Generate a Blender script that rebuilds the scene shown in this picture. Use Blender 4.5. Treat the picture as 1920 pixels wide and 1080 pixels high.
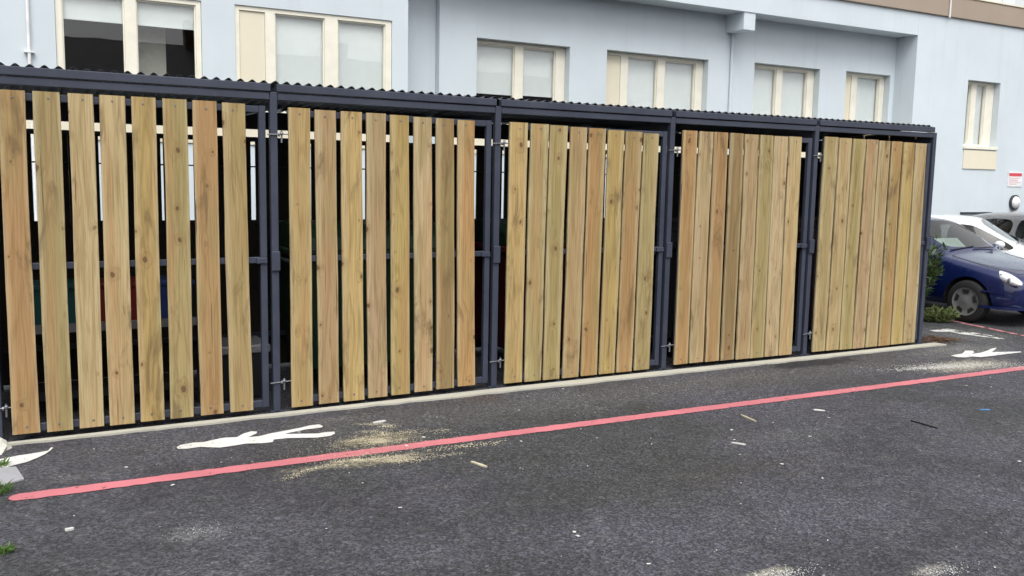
import bpy, bmesh, math, random
from mathutils import Vector, Matrix
from mathutils.bvhtree import BVHTree
from mathutils.geometry import tessellate_polygon
random.seed(7)
R = math.radians
for o in list(bpy.data.objects): bpy.data.objects.remove(o, do_unlink=True)
scene = bpy.context.scene
C = scene.collection

# ------------------------------------------------------------------ camera
cam_data = bpy.data.cameras.new('camera')
cam = bpy.data.objects.new('camera', cam_data); C.objects.link(cam)
scene.camera = cam
cam_data.sensor_width = 36.0
cam_data.lens = 1717.1 / 1920 * 36.0
cam_data.clip_start = 0.05; cam_data.clip_end = 1000
YAW, PITCH, ROLL = 0.50433, 0.12068, 0.01927
fwd = Vector((math.sin(YAW) * math.cos(PITCH), math.cos(YAW) * math.cos(PITCH), -math.sin(PITCH)))
rgt = Vector((math.cos(YAW), -math.sin(YAW), 0))
upv = rgt.cross(fwd)
r2 = rgt * math.cos(ROLL) + upv * math.sin(ROLL)
u2 = -rgt * math.sin(ROLL) + upv * math.cos(ROLL)
m = Matrix((r2, u2, -fwd)).transposed().to_4x4()
m.translation = Vector((0, -6.638, 1.7548))
cam.matrix_world = m

# ------------------------------------------------------------------ sky, sun, exposure
SUN_EL, SUN_AZ = R(58), R(200)          # azimuth measured clockwise from +Y: behind the camera
world = bpy.data.worlds.new('World'); scene.world = world; world.use_nodes = True
nt = world.node_tree; nt.nodes.clear()
wo = nt.nodes.new('ShaderNodeOutputWorld'); bg = nt.nodes.new('ShaderNodeBackground')
sky = nt.nodes.new('ShaderNodeTexSky'); sky.sky_type = 'NISHITA'; sky.sun_disc = False
sky.sun_elevation = SUN_EL; sky.sun_rotation = SUN_AZ; sky.air_density = 1.0; sky.dust_density = 4.0
hs = nt.nodes.new('ShaderNodeHueSaturation'); hs.inputs['Saturation'].default_value = 0.07
nt.links.new(sky.outputs[0], hs.inputs['Color']); nt.links.new(hs.outputs[0], bg.inputs[0])
bg.inputs[1].default_value = 0.15
nt.links.new(bg.outputs[0], wo.inputs[0])
sd = bpy.data.lights.new('sun', 'SUN'); sun = bpy.data.objects.new('sun', sd); C.objects.link(sun)
sd.energy = 1.1; sd.angle = R(40); sd.color = (1.0, 0.965, 0.92)
sdir = Vector((math.sin(SUN_AZ) * math.cos(SUN_EL), math.cos(SUN_AZ) * math.cos(SUN_EL), math.sin(SUN_EL)))
sun.rotation_euler = sdir.to_track_quat('Z', 'Y').to_euler()
sun.location = sdir * 40
scene.view_settings.view_transform = 'Standard'; scene.view_settings.look = 'None'
scene.view_settings.exposure = 0.62; scene.view_settings.gamma = 1.0
scene.view_settings.use_curve_mapping = False
scene.render.engine = 'CYCLES'
cy = scene.cycles
cy.max_bounces = 5; cy.diffuse_bounces = 2; cy.glossy_bounces = 3; cy.transmission_bounces = 4; cy.transparent_max_bounces = 8

# ------------------------------------------------------------------ node helpers
class NT:
    def __init__(s, name):
        s.m = bpy.data.materials.new(name); s.m.use_nodes = True
        s.t = s.m.node_tree; s.t.nodes.clear()
        s.out = s.t.nodes.new('ShaderNodeOutputMaterial')
    def n(s, t, **kw):
        nd = s.t.nodes.new(t)
        for k, v in kw.items(): setattr(nd, k, v)
        return nd
    def L(s, a, b): s.t.links.new(a, b)
    def setin(s, nd, key, v):
        if hasattr(v, 'is_output') or isinstance(v, bpy.types.NodeSocket): s.L(v, nd.inputs[key])
        else: nd.inputs[key].default_value = v
    def math(s, op, a, b=0.0, c=0.0, clamp=False):
        nd = s.n('ShaderNodeMath', operation=op, use_clamp=clamp)
        s.setin(nd, 0, a); s.setin(nd, 1, b)
        if op in ('MULTIPLY_ADD', 'PINGPONG', 'SMOOTH_MIN', 'COMPARE', 'WRAP'): s.setin(nd, 2, c)
        return nd.outputs[0]
    def ramp(s, f, lo, hi, a=0.0, b=1.0):
        nd = s.n('ShaderNodeMapRange', clamp=True, interpolation_type='SMOOTHSTEP')
        s.setin(nd, 0, f); nd.inputs[1].default_value = lo; nd.inputs[2].default_value = hi
        nd.inputs[3].default_value = a; nd.inputs[4].default_value = b
        return nd.outputs[0]
    def mix(s, f, a, b, blend='MIX'):
        nd = s.n('ShaderNodeMix', data_type='RGBA', blend_type=blend)
        s.setin(nd, 0, f)
        for i, v in ((6, a), (7, b)):
            if isinstance(v, tuple): v = v if len(v) == 4 else (*v, 1)
            s.setin(nd, i, v)
        return nd.outputs[2]
    def noise(s, vec, scale, detail=3, rough=0.55, dist=0.0):
        nd = s.n('ShaderNodeTexNoise'); nd.inputs['Scale'].default_value = scale
        nd.inputs['Detail'].default_value = detail; nd.inputs['Roughness'].default_value = rough
        nd.inputs['Distortion'].default_value = dist
        if vec is not None: s.L(vec, nd.inputs['Vector'])
        return nd.outputs[0]
    def vor(s, vec, scale, feature='F1', rnd=1.0):
        nd = s.n('ShaderNodeTexVoronoi', feature=feature); nd.inputs['Scale'].default_value = scale
        nd.inputs['Randomness'].default_value = rnd
        if vec is not None: s.L(vec, nd.inputs['Vector'])
        return nd
    def mapv(s, vec, sc=(1, 1, 1), loc=(0, 0, 0)):
        nd = s.n('ShaderNodeMapping'); s.L(vec, nd.inputs[0])
        nd.inputs['Location'].default_value = loc; nd.inputs['Scale'].default_value = sc
        return nd.outputs[0]
    def obj(s): return s.n('ShaderNodeTexCoord').outputs['Object']
    def pos(s): return s.n('ShaderNodeNewGeometry').outputs['Position']
    def bsdf(s, col, rough=0.6, metal=0.0, spec=0.5, normal=None, coat=0.0):
        b = s.n('ShaderNodeBsdfPrincipled')
        if isinstance(col, tuple): col = (*col, 1) if len(col) == 3 else col
        s.setin(b, 'Base Color', col); s.setin(b, 'Roughness', rough); s.setin(b, 'Metallic', metal)
        b.inputs['Specular IOR Level'].default_value = spec
        if coat: b.inputs['Coat Weight'].default_value = coat; b.inputs['Coat Roughness'].default_value = 0.04
        if normal is not None: s.L(normal, b.inputs['Normal'])
        return b.outputs[0]
    def bump(s, h, strength=0.3, dist=0.01):
        b = s.n('ShaderNodeBump'); b.inputs['Strength'].default_value = strength; b.inputs['Distance'].default_value = dist
        s.L(h, b.inputs['Height']); return b.outputs[0]
    def done(s, sh): s.L(sh, s.out.inputs[0]); return s.m

M = {}
def plain(name, col, rough=0.6, metal=0.0, spec=0.5, var=0.12, scale=6.0, coat=0.0, bump=0.0):
    t = NT(name); p = t.pos()
    n = t.noise(p, scale, 4); n2 = t.noise(p, scale * 9, 2)
    f = t.math('ADD', t.math('MULTIPLY', n, 0.7), t.math('MULTIPLY', n2, 0.3))
    f = t.ramp(f, 0.3, 0.7)
    c = t.mix(f, tuple(v * (1 - var) for v in col), tuple(min(1, v * (1 + var)) for v in col))
    nm = t.bump(n2, bump, 0.004) if bump else None
    rr = t.ramp(n, 0.3, 0.7, max(0.02, rough - 0.08), min(1, rough + 0.08))
    M[name] = t.done(t.bsdf(c, rr, metal, spec, nm, coat)); return M[name]

def mat_wood():
    t = NT('timber'); o = t.obj(); oi = t.n('ShaderNodeObjectInfo')
    rnd = t.n('ShaderNodeVectorMath', operation='SCALE'); cb = t.n('ShaderNodeCombineXYZ')
    t.L(oi.outputs['Random'], cb.inputs[0]); t.L(oi.outputs['Random'], cb.inputs[2]); t.L(oi.outputs['Random'], cb.inputs[1])
    t.L(cb.outputs[0], rnd.inputs[0]); rnd.inputs['Scale'].default_value = 173.0
    ad = t.n('ShaderNodeVectorMath', operation='ADD'); t.L(o, ad.inputs[0]); t.L(rnd.outputs[0], ad.inputs[1])
    v = ad.outputs[0]
    # knots: sparse voronoi cells, stretched along the board
    sx_ = t.n('ShaderNodeSeparateXYZ'); t.L(v, sx_.inputs[0]); cx_ = t.n('ShaderNodeCombineXYZ')
    t.L(sx_.outputs[0], cx_.inputs[0]); t.L(sx_.outputs[2], cx_.inputs[1])
    dn_ = t.n('ShaderNodeTexNoise'); dn_.inputs['Scale'].default_value = 26.0; dn_.inputs['Detail'].default_value = 2.0; t.L(v, dn_.inputs['Vector'])
    dv_ = t.n('ShaderNodeVectorMath', operation='MULTIPLY_ADD'); t.L(dn_.outputs['Color'], dv_.inputs[0]); dv_.inputs[1].default_value = (0.02, 0.028, 0); t.L(cx_.outputs[0], dv_.inputs[2])
    kv = t.vor(t.mapv(dv_.outputs[0], (5.2, 3.6, 1)), 1.0); kv.voronoi_dimensions = '2D'
    sep = t.n('ShaderNodeSeparateColor'); t.L(kv.outputs['Color'], sep.inputs[0])
    on = t.ramp(sep.outputs[0], 0.48, 0.80)
    ksz = t.math('MULTIPLY_ADD', sep.outputs[1], 0.055, 0.015)
    kd = t.math('DIVIDE', kv.outputs['Distance'], ksz)
    kcore = t.math('MULTIPLY', t.ramp(kd, 0.9, 1.5, 1, 0), on)
    khalo = t.math('MULTIPLY', t.ramp(kd, 0.5, 5.5, 1, 0), on)
    # growth rings: contour lines of a stretched low noise, bent around the knots
    low = t.noise(t.mapv(v, (7.5, 3.0, 0.55)), 1.0, 2, 0.45)
    bend = t.math('MULTIPLY_ADD', khalo, 0.16, low)
    ring = t.math('PINGPONG', t.math('MULTIPLY', bend, 17.0), 1.0)
    ring = t.ramp(ring, 0.55, 0.95)
    fine = t.noise(t.mapv(v, (120, 60, 3.2)), 1.0, 3, 0.6)
    mid = t.noise(t.mapv(v, (16, 8, 1.0)), 1.0, 3, 0.6)
    col = oi.outputs['Color']
    hv = t.n('ShaderNodeHueSaturation'); hv.inputs['Value'].default_value = 0.58; hv.inputs['Saturation'].default_value = 1.16; t.L(col, hv.inputs['Color'])
    # flat-sawn boards: pale sapwood towards the two long edges
    so_ = t.n('ShaderNodeSeparateXYZ'); t.L(o, so_.inputs[0])
    sapw = t.noise(t.mapv(v, (2, 1, 0.9), (7, 1, 3)), 1.0, 2, 0.5)
    sap = t.ramp(t.math('ADD', t.math('ABSOLUTE', so_.outputs[0]), t.math('MULTIPLY_ADD', sapw, 0.06, -0.03)), 0.042, 0.074)
    c = t.mix(t.math('MULTIPLY', ring, 0.45), col, hv.outputs[0])
    c = t.mix(t.ramp(mid, 0.42, 0.72, 0, 0.40), c, (0.36, 0.215, 0.095))
    heart = t.noise(t.mapv(v, (9, 4, 0.35)), 1.0, 1, 0.4)
    c = t.mix(t.ramp(heart, 0.54, 0.68, 0, 0.42), c, (0.42, 0.235, 0.105))
    grn = t.noise(t.mapv(v, (4.0, 2, 0.8), (3, 5, 1)), 1.0, 3, 0.6)
    c = t.mix(t.ramp(grn, 0.46, 0.70, 0, 0.60), c, (0.29, 0.245, 0.10))
    c = t.mix(t.math('MULTIPLY', sap, 0.42), c, (0.52, 0.44, 0.265))
    drk = t.noise(t.mapv(v, (7.0, 2, 1.6), (13, 5, 7)), 1.0, 4, 0.68, 0.8)
    c = t.mix(t.ramp(drk, 0.53, 0.73, 0, 0.75), c, (0.13, 0.085, 0.04))
    c = t.mix(t.ramp(fine, 0.40, 0.70, 0.0, 0.50), c, (0.19, 0.125, 0.055))
    c = t.mix(t.math('MULTIPLY', khalo, 0.45), c, (0.25, 0.15, 0.065))
    c = t.mix(t.math('MULTIPLY', kcore, 0.80), c, (0.10, 0.058, 0.028))
    ck = t.noise(t.mapv(v, (55, 20, 1.3), (2, 9, 4)), 1.0, 2, 0.5)
    c = t.mix(t.ramp(ck, 0.70, 0.74, 0, 0.75), c, (0.07, 0.045, 0.022))
    h = t.math('ADD', t.math('MULTIPLY', fine, 0.6), t.math('MULTIPLY', ring, 0.4))
    M['timber'] = t.done(t.bsdf(c, 0.72, 0, 0.25, t.bump(h, 0.35, 0.003)))
mat_wood()

def mat_asphalt():
    t = NT('asphalt'); p = t.pos()
    sp = t.vor(p, 82.0); sepc = t.n('ShaderNodeSeparateColor'); t.L(sp.outputs['Color'], sepc.inputs[0])
    s2 = t.vor(p, 60.0); sep2 = t.n('ShaderNodeSeparateColor'); t.L(s2.outputs['Color'], sep2.inputs[0])
    n1 = t.noise(p, 120, 3, 0.75); n2 = t.noise(p, 1.1, 4, 0.6); n3 = t.noise(p, 0.33, 3, 0.5); n4 = t.noise(p, 7.0, 4, 0.65)
    c = t.mix(t.ramp(n2, 0.34, 0.66), (0.054, 0.054, 0.066), (0.088, 0.087, 0.108))
    c = t.mix(t.ramp(n4, 0.46, 0.72, 0, 0.45), c, (0.115, 0.113, 0.118))
    c = t.mix(t.ramp(n3, 0.44, 0.60, 0, 0.55), c, (0.056, 0.060, 0.056))
    # stains with a shape of their own: (x, y, rx, ry, colour, strength, rough-edge)
    nzs = (t.noise(p, 5, 4, 0.7), t.noise(p, 17, 4, 0.72))
    def stain(c, x, y, rx, ry, col, st, sc=6.0, lo=0.2, hi=1.0):
        d = t.n('ShaderNodeVectorMath', operation='LENGTH')
        mv = t.mapv(p, (1 / rx, 1 / ry, 0), (-x / rx, -y / ry, 0)); t.L(mv, d.inputs[0])
        nz = nzs[0 if sc < 8 else 1]
        f = t.math('ADD', d.outputs['Value'], t.math('MULTIPLY_ADD', nz, 1.5, -0.75))
        return t.mix(t.ramp(f, lo, hi, st, 0), c, col)
    c = stain(c, 4.6, -0.62, 5.2, 0.42, (0.118, 0.117, 0.120), 0.62, 17, 0.2, 1.3)       # dusty strip along the slab
    c = stain(c, 6.85, -0.34, 0.72, 0.14, (0.026, 0.026, 0.031), 0.92, 6.0, 0.6, 1.1)           # damp patch by the slab
    c = stain(c, 3.25, -0.30, 0.30, 0.20, (0.10, 0.07, 0.055), 0.5, 11)         # rusty scrape
    c = stain(c, 2.10, -1.02, 0.40, 0.20, (0.36, 0.31, 0.20), 0.75, 14, 0.0)
    c = stain(c, 1.98, -1.45, 0.42, 0.11, (0.38, 0.34, 0.23), 0.75, 14, 0.0)    # fine sawdust rubbed in
    c = stain(c, 1.62, -1.42, 0.40, 0.07, (0.42, 0.38, 0.28), 0.5, 18, 0.0)
    c = stain(c, 8.2, -1.05, 0.75, 0.26, (0.46, 0.43, 0.35), 0.9, 9, 0.1, 1.1)
    c = stain(c, 8.9, -0.45, 1.1, 0.5, (0.21, 0.205, 0.20), 0.7, 5, 0.0)     # pale dust at the corner
    c = stain(c, 9.9, 0.15, 0.8, 0.7, (0.19, 0.185, 0.18), 0.5, 5, 0.0)
    c = stain(c, 2.95, -3.75, 0.20, 0.07, (0.5, 0.48, 0.40), 0.7, 22, 0.0)
    c = stain(c, 3.65, -4.06, 0.18, 0.07, (0.42, 0.40, 0.36), 0.55, 22, 0.0)
    c = stain(c, 0.75, -2.15, 0.24, 0.16, (0.20, 0.20, 0.21), 0.5, 24, 0.0)
    c = stain(c, 0.5, -2.9, 0.9, 0.5, (0.12, 0.12, 0.135), 0.5, 6, 0.0)
    c = stain(c, 3.9, -2.6, 1.3, 0.35, (0.07, 0.067, 0.062), 0.5, 4, 0.0)
    c = stain(c, 4.6, -2.1, 1.0, 0.30, (0.115, 0.113, 0.12), 0.45, 6, 0.0)
    c = stain(c, 6.6, -2.9, 1.6, 0.5, (0.11, 0.11, 0.122), 0.5, 6, 0.0)
    c = stain(c, 1.9, -3.2, 0.8, 0.35, (0.05, 0.05, 0.052), 0.5, 6, 0.0)
    c = stain(c, 2.0, -0.42, 0.5, 0.12, (0.15, 0.145, 0.14), 0.5, 20, 0.0)
    c = stain(c, 5.4, -0.55, 1.4, 0.16, (0.135, 0.132, 0.13), 0.55, 20, 0.0)
    c = stain(c, 0.3, -1.0, 0.5, 0.12, (0.15, 0.148, 0.145), 0.45, 20, 0.0)
    cn = t.noise(p, 0.9, 5, 0.6, 0.4); cr_ = t.math('ABSOLUTE', t.math('SUBTRACT', cn, 0.5))
    cm_ = t.math('MULTIPLY', t.ramp(cr_, 0.0015, 0.004, 1, 0), t.ramp(n3, 0.5, 0.6))
    c = t.mix(t.math('MULTIPLY', cm_, 0.6), c, (0.022, 0.022, 0.024))
    spk = t.math('ADD', t.math('MULTIPLY', t.math('POWER', sepc.outputs[0], 1.6), 1.15), t.math('MULTIPLY', t.ramp(n1, 0.36, 0.64), 0.75))
    spk = t.math('ADD', spk, t.ramp(sep2.outputs[1], 0.93, 0.99, 0, 0.9))
    sc_ = t.n('ShaderNodeVectorMath', operation='SCALE'); t.L(c, sc_.inputs[0]); t.L(t.math('MULTIPLY_ADD', spk, 0.76, 0.12), sc_.inputs['Scale'])
    c = sc_.outputs[0]
    h = t.math('ADD', t.math('MULTIPLY', sp.outputs['Distance'], 1.0), t.math('MULTIPLY', n1, 0.6))
    rr = t.ramp(n2, 0.3, 0.7, 0.70, 0.90)
    for nd in t.t.nodes:
        if nd.bl_idname == 'ShaderNodeTexNoise': nd.noise_dimensions = '2D'
        if nd.bl_idname == 'ShaderNodeTexVoronoi': nd.voronoi_dimensions = '2D'
    M['asphalt'] = t.done(t.bsdf(c, rr, 0, 0.35, t.bump(h, 0.7, 0.008)))
mat_asphalt()

def mat_paint(name, col, thr=0.36, sc=13.0):
    t = NT(name); p = t.pos()
    n = t.noise(p, sc, 6, 0.75); n2 = t.noise(p, 90, 2, 0.6); n3 = t.noise(p, 2.0, 3)
    f = t.math('ADD', t.math('MULTIPLY', n, 0.7), t.math('MULTIPLY', n2, 0.3))
    a = t.ramp(f, thr, thr + 0.05)
    c = t.mix(t.ramp(n3, 0.3, 0.7), tuple(v * 0.86 for v in col), col)
    c = t.mix(t.ramp(n2, 0.5, 0.75, 0, 0.3), c, tuple(v * 0.55 for v in col))
    tr = t.n('ShaderNodeBsdfTransparent'); mx = t.n('ShaderNodeMixShader')
    t.L(a, mx.inputs[0]); t.L(tr.outputs[0], mx.inputs[1]); t.L(t.bsdf(c, 0.65, 0, 0.3), mx.inputs[2])
    for nd in t.t.nodes:
        if nd.bl_idname == 'ShaderNodeTexNoise': nd.noise_dimensions = '2D'
    M[name] = t.done(mx.outputs[0])
mat_paint('red_paint', (0.56, 0.18, 0.21), 0.335)
mat_paint('pink_paint', (0.55, 0.22, 0.25), 0.44, 9)
mat_paint('white_paint', (0.68, 0.68, 0.66), 0.35)
mat_paint('thin_white_paint', (0.66, 0.66, 0.63), 0.46, 8)

def mat_wall(name, col, streak=0.10):
    t = NT(name); p = t.pos()
    n = t.noise(p, 0.7, 4, 0.6); st = t.noise(t.mapv(p, (3.5, 3.5, 0.22)), 1.0, 4, 0.65); g = t.noise(p, 160, 2, 0.7)
    c = t.mix(t.ramp(n, 0.3, 0.7), tuple(v * 0.95 for v in col), tuple(min(1, v * 1.03) for v in col))
    c = t.mix(t.ramp(st, 0.52, 0.8, 0, streak * 2.2), c, tuple(v * 0.74 for v in col))
    M[name] = t.done(t.bsdf(c, 0.85, 0, 0.2, t.bump(g, 0.25, 0.003)))
mat_wall('blue_render', (0.60, 0.668, 0.708), 0.15)
mat_wall('cream_panel', (0.74, 0.69, 0.55), 0.05)
mat_wall('brown_band', (0.36, 0.295, 0.24), 0.03)
mat_wall('slab', (0.43, 0.42, 0.36), 0.35)

def mat_steel():
    t = NT('painted_steel'); p = t.pos()
    n = t.noise(p, 3.0, 4); n2 = t.noise(p, 45, 3, 0.7)
    c = t.mix(t.ramp(n, 0.3, 0.7), (0.036, 0.043, 0.066), (0.050, 0.058, 0.084))
    c = t.mix(t.ramp(n2, 0.62, 0.78, 0, 0.5), c, (0.12, 0.12, 0.14))
    M['painted_steel'] = t.done(t.bsdf(c, t.ramp(n2, 0.3, 0.7, 0.34, 0.5), 0, 0.5, t.bump(n2, 0.08, 0.002)))
mat_steel()
plain('roof_steel', (0.022, 0.026, 0.032), 0.42, 0, 0.5)
plain('zinc', (0.22, 0.23, 0.25), 0.5, 0.7)
plain('cream_frame', (0.80, 0.77, 0.66), 0.4, 0, 0.5, 0.05)
plain('pale_blind', (0.80, 0.85, 0.84), 0.8, 0, 0.3, 0.04, 1.5)
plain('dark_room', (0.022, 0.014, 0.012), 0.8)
plain('room_wall', (0.50, 0.50, 0.44), 0.8)
plain('dark_board', (0.028, 0.022, 0.017), 0.8)  # near-black: shade inside the store is put into this colour
plain('white_plastic', (0.8, 0.8, 0.8), 0.4)
plain('red_print', (0.62, 0.07, 0.10), 0.6)
plain('pink_print', (0.75, 0.45, 0.50), 0.6)
plain('dark_trim', (0.035, 0.037, 0.042), 0.5)
plain('bin_green', (0.012, 0.045, 0.022), 0.5)
plain('bin_maroon', (0.085, 0.014, 0.016), 0.5)
plain('bin_black', (0.014, 0.015, 0.018), 0.5)
plain('bin_brown', (0.05, 0.028, 0.018), 0.5)
plain('crate_teal', (0.010, 0.085, 0.085), 0.5)
plain('crate_red', (0.22, 0.020, 0.018), 0.5)
plain('crate_blue', (0.02, 0.045, 0.19), 0.5)
plain('rack_steel', (0.25, 0.25, 0.27), 0.45, 0.3)
plain('rubber', (0.012, 0.012, 0.013), 0.75)
plain('hubcap', (0.24, 0.24, 0.25), 0.4, 0.4)
plain('black_plastic', (0.02, 0.02, 0.022), 0.55)
plain('seat_cloth', (0.05, 0.052, 0.058), 0.85)
plain('dash_card', (0.80, 0.83, 0.80), 0.6)
plain('lamp_lens', (0.78, 0.80, 0.82), 0.08, 0, 0.8, 0.04, coat=1.0)
plain('blue_car_paint', (0.004, 0.012, 0.082), 0.28, 0.25, 0.5, 0.05, 3, coat=1.0)
plain('white_car_paint', (0.78, 0.80, 0.82), 0.3, 0, 0.5, 0.03, 3, coat=1.0)
plain('grey_car_paint', (0.17, 0.17, 0.18), 0.3, 0.4, 0.5, 0.05, 3, coat=1.0)
plain('bark', (0.09, 0.06, 0.04), 0.9)
plain('dead_leaf', (0.10, 0.055, 0.028), 0.9, var=0.5, scale=40)
plain('chip_wood', (0.50, 0.45, 0.33), 0.8, var=0.25, scale=60)
plain('chip_white', (0.58, 0.58, 0.56), 0.7, var=0.15, scale=40)
plain('blue_scrap', (0.08, 0.22, 0.48), 0.5)
plain('grey_sheet', (0.30, 0.30, 0.32), 0.7)
plain('lumpy_concrete', (0.55, 0.54, 0.49), 0.9, var=0.3, scale=20, bump=0.6)
plain('brick_far', (0.07, 0.045, 0.04), 0.85)
plain('slate_far', (0.045, 0.045, 0.055), 0.7)

def mat_leaf(name, a, b):
    t = NT(name); p = t.pos(); oi = t.n('ShaderNodeObjectInfo')
    n = t.noise(p, 35, 2); n2 = t.noise(p, 5, 2)
    c = t.mix(t.ramp(n, 0.3, 0.7), a, b)
    c = t.mix(t.ramp(n2, 0.35, 0.65, 0, 0.5), c, tuple(v * 0.55 for v in a))
    bs = t.n('ShaderNodeBsdfPrincipled'); t.L(c, bs.inputs['Base Color']); bs.inputs['Roughness'].default_value = 0.6
    tl = t.n('ShaderNodeBsdfTranslucent'); t.L(c, tl.inputs[0]); mx = t.n('ShaderNodeMixShader'); mx.inputs[0].default_value = 0.25
    t.L(bs.outputs[0], mx.inputs[1]); t.L(tl.outputs[0], mx.inputs[2])
    M[name] = t.done(mx.outputs[0])
mat_leaf('bush_leaf', (0.034, 0.072, 0.018), (0.066, 0.118, 0.032))
mat_leaf('weed_leaf', (0.10, 0.14, 0.04), (0.16, 0.19, 0.07))
mat_leaf('grass_leaf', (0.07, 0.15, 0.025), (0.13, 0.23, 0.05))

def mat_glass(name, tint, refl=1.0, rough=0.0, ior=1.5):
    t = NT(name)
    tr = t.n('ShaderNodeBsdfTransparent'); tr.inputs[0].default_value = (*tint, 1)
    gl = t.n('ShaderNodeBsdfGlossy'); gl.inputs['Roughness'].default_value = rough
    p = t.pos(); nz = t.noise(p, 1.3, 2); t.L(t.bump(nz, 0.04, 0.02), gl.inputs['Normal'])
    fr = t.n('ShaderNodeLayerWeight'); fr.inputs[0].default_value = 0.5
    f = t.math('MULTIPLY_ADD', t.math('POWER', fr.outputs['Facing'], 4.0), 0.85 * refl, 0.035 * refl, clamp=True)
    mx = t.n('ShaderNodeMixShader'); t.L(f, mx.inputs[0]); t.L(tr.outputs[0], mx.inputs[1]); t.L(gl.outputs[0], mx.inputs[2])
    M[name] = t.done(mx.outputs[0])
mat_glass('window_glass', (0.985, 0.99, 0.988), 1.7)
mat_glass('dark_car_glass', (0.22, 0.25, 0.24), 1.4)
mat_glass('car_glass', (0.50, 0.57, 0.54), 1.6)

# ------------------------------------------------------------------ mesh helpers
class MB:
    def __init__(s): s.v = []; s.f = []
    def add(s, v, f):
        b = len(s.v); s.v += [tuple(q) for q in v]; s.f += [tuple(i + b for i in q) for q in f]; return s
    def box(s, x0, x1, y0, y1, z0, z1):
        v = [(x0, y0, z0), (x1, y0, z0), (x1, y1, z0), (x0, y1, z0), (x0, y0, z1), (x1, y0, z1), (x1, y1, z1), (x0, y1, z1)]
        return s.add(v, [(0, 3, 2, 1), (4, 5, 6, 7), (0, 1, 5, 4), (1, 2, 6, 5), (2, 3, 7, 6), (3, 0, 4, 7)])
    def prism(s, poly, z0, z1):
        n = len(poly); v = [(x, y, z0) for x, y in poly] + [(x, y, z1) for x, y in poly]
        return s.add(v, [tuple(reversed(range(n))), tuple(range(n, 2 * n))] + [(i, (i + 1) % n, n + (i + 1) % n, n + i) for i in range(n)])
    def tube(s, a, b, r, r2=None, n=8):
        a = Vector(a); b = Vector(b); d = (b - a).normalized(); r2 = r if r2 is None else r2
        u = d.orthogonal().normalized(); w = d.cross(u); v = []
        for c, rr in ((a, r), (b, r2)):
            for i in range(n):
                t = 2 * math.pi * i / n; v.append(c + (u * math.cos(t) + w * math.sin(t)) * rr)
        return s.add(v, [tuple(reversed(range(n))), tuple(range(n, 2 * n))] + [(i, (i + 1) % n, n + (i + 1) % n, n + i) for i in range(n)])
    def lathe(s, prof, axis='x', n=24, c=(0, 0, 0)):
        v = []; f = []; k = len(prof)
        for i in range(n):
            t = 2 * math.pi * i / n
            for a, r in prof:
                q = {'x': (a, r * math.cos(t), r * math.sin(t)), 'y': (r * math.cos(t), a, r * math.sin(t)), 'z': (r * math.cos(t), r * math.sin(t), a)}[axis]
                v.append((q[0] + c[0], q[1] + c[1], q[2] + c[2]))
        for i in range(n):
            j = (i + 1) % n
            for a in range(k - 1): f.append((i * k + a, j * k + a, j * k + a + 1, i * k + a + 1))
        return s.add(v, f)
    def ball(s, c, rx, ry, rz, n=12, k=8):
        v = [(c[0], c[1], c[2] - rz)]; f = []
        for a in range(1, k):
            ph = -math.pi / 2 + math.pi * a / k
            for i in range(n):
                t = 2 * math.pi * i / n
                v.append((c[0] + rx * math.cos(ph) * math.cos(t), c[1] + ry * math.cos(ph) * math.sin(t), c[2] + rz * math.sin(ph)))
        v.append((c[0], c[1], c[2] + rz)); last = len(v) - 1
        for i in range(n): f.append((0, 1 + (i + 1) % n, 1 + i)); f.append((last, last - n + i, last - n + (i + 1) % n))
        for a in range(k - 2):
            for i in range(n): f.append((1 + a * n + i, 1 + a * n + (i + 1) % n, 1 + (a + 1) * n + (i + 1) % n, 1 + (a + 1) * n + i))
        return s.add(v, f)
    def build(s, name, mat, parent=None, bevel=0.0, smooth=False, loc=None):
        me = bpy.data.meshes.new(name); me.from_pydata(s.v, [], s.f)
        bm = bmesh.new(); bm.from_mesh(me)
        bmesh.ops.recalc_face_normals(bm, faces=bm.faces)
        if bevel: bmesh.ops.bevel(bm, geom=list(bm.edges), offset=bevel, segments=1, affect='EDGES', clamp_overlap=True)
        if smooth:
            for f in bm.faces: f.smooth = True
            for e in bm.edges:
                if len(e.link_faces) == 2 and e.calc_face_angle(0) > R(38): e.smooth = False
        bm.to_mesh(me); bm.free()
        me.materials.append(M[mat] if isinstance(mat, str) else mat)
        o = bpy.data.objects.new(name, me); C.objects.link(o)
        if loc is not None: o.location = loc
        if parent is not None: o.parent = parent
        return o
def tag(o, label=None, cat=None, group=None, kind=None):
    if label: o['label'] = label
    if cat: o['category'] = cat
    if group: o['group'] = group
    if kind: o['kind'] = kind
    return o
def empty(name, loc=(0, 0, 0), rz=0.0):
    o = bpy.data.objects.new(name, None); C.objects.link(o); o.location = loc; o.rotation_euler = (0, 0, rz)
    o.empty_display_size = 0.2; return o
def share(name, src, parent, loc, rot=None):
    o = bpy.data.objects.new(name, src.data); C.objects.link(o); o.parent = parent; o.location = loc
    if rot: o.rotation_euler = rot
    return o

# ------------------------------------------------------------------ the ground
g = MB(); S = 220
g.add([(-S, -S, 0), (S, -S, 0), (S, S, 0), (-S, S, 0)], [(0, 1, 2, 3)])
tag(g.build('ground', 'asphalt'), 'dark grey speckled asphalt yard', None, None, 'structure')

POST = [(-0.108, -0.059), (1.682, -0.029), (3.508, 0.022), (5.293, 0.026), (7.075, -0.003), (8.838, -0.016)]
def yline(x):
    for (a, ya), (b, yb) in zip(POST, POST[1:]):
        if x <= b: return ya + (yb - ya) * (x - a) / (b - a)
    return POST[-1][1]

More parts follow.
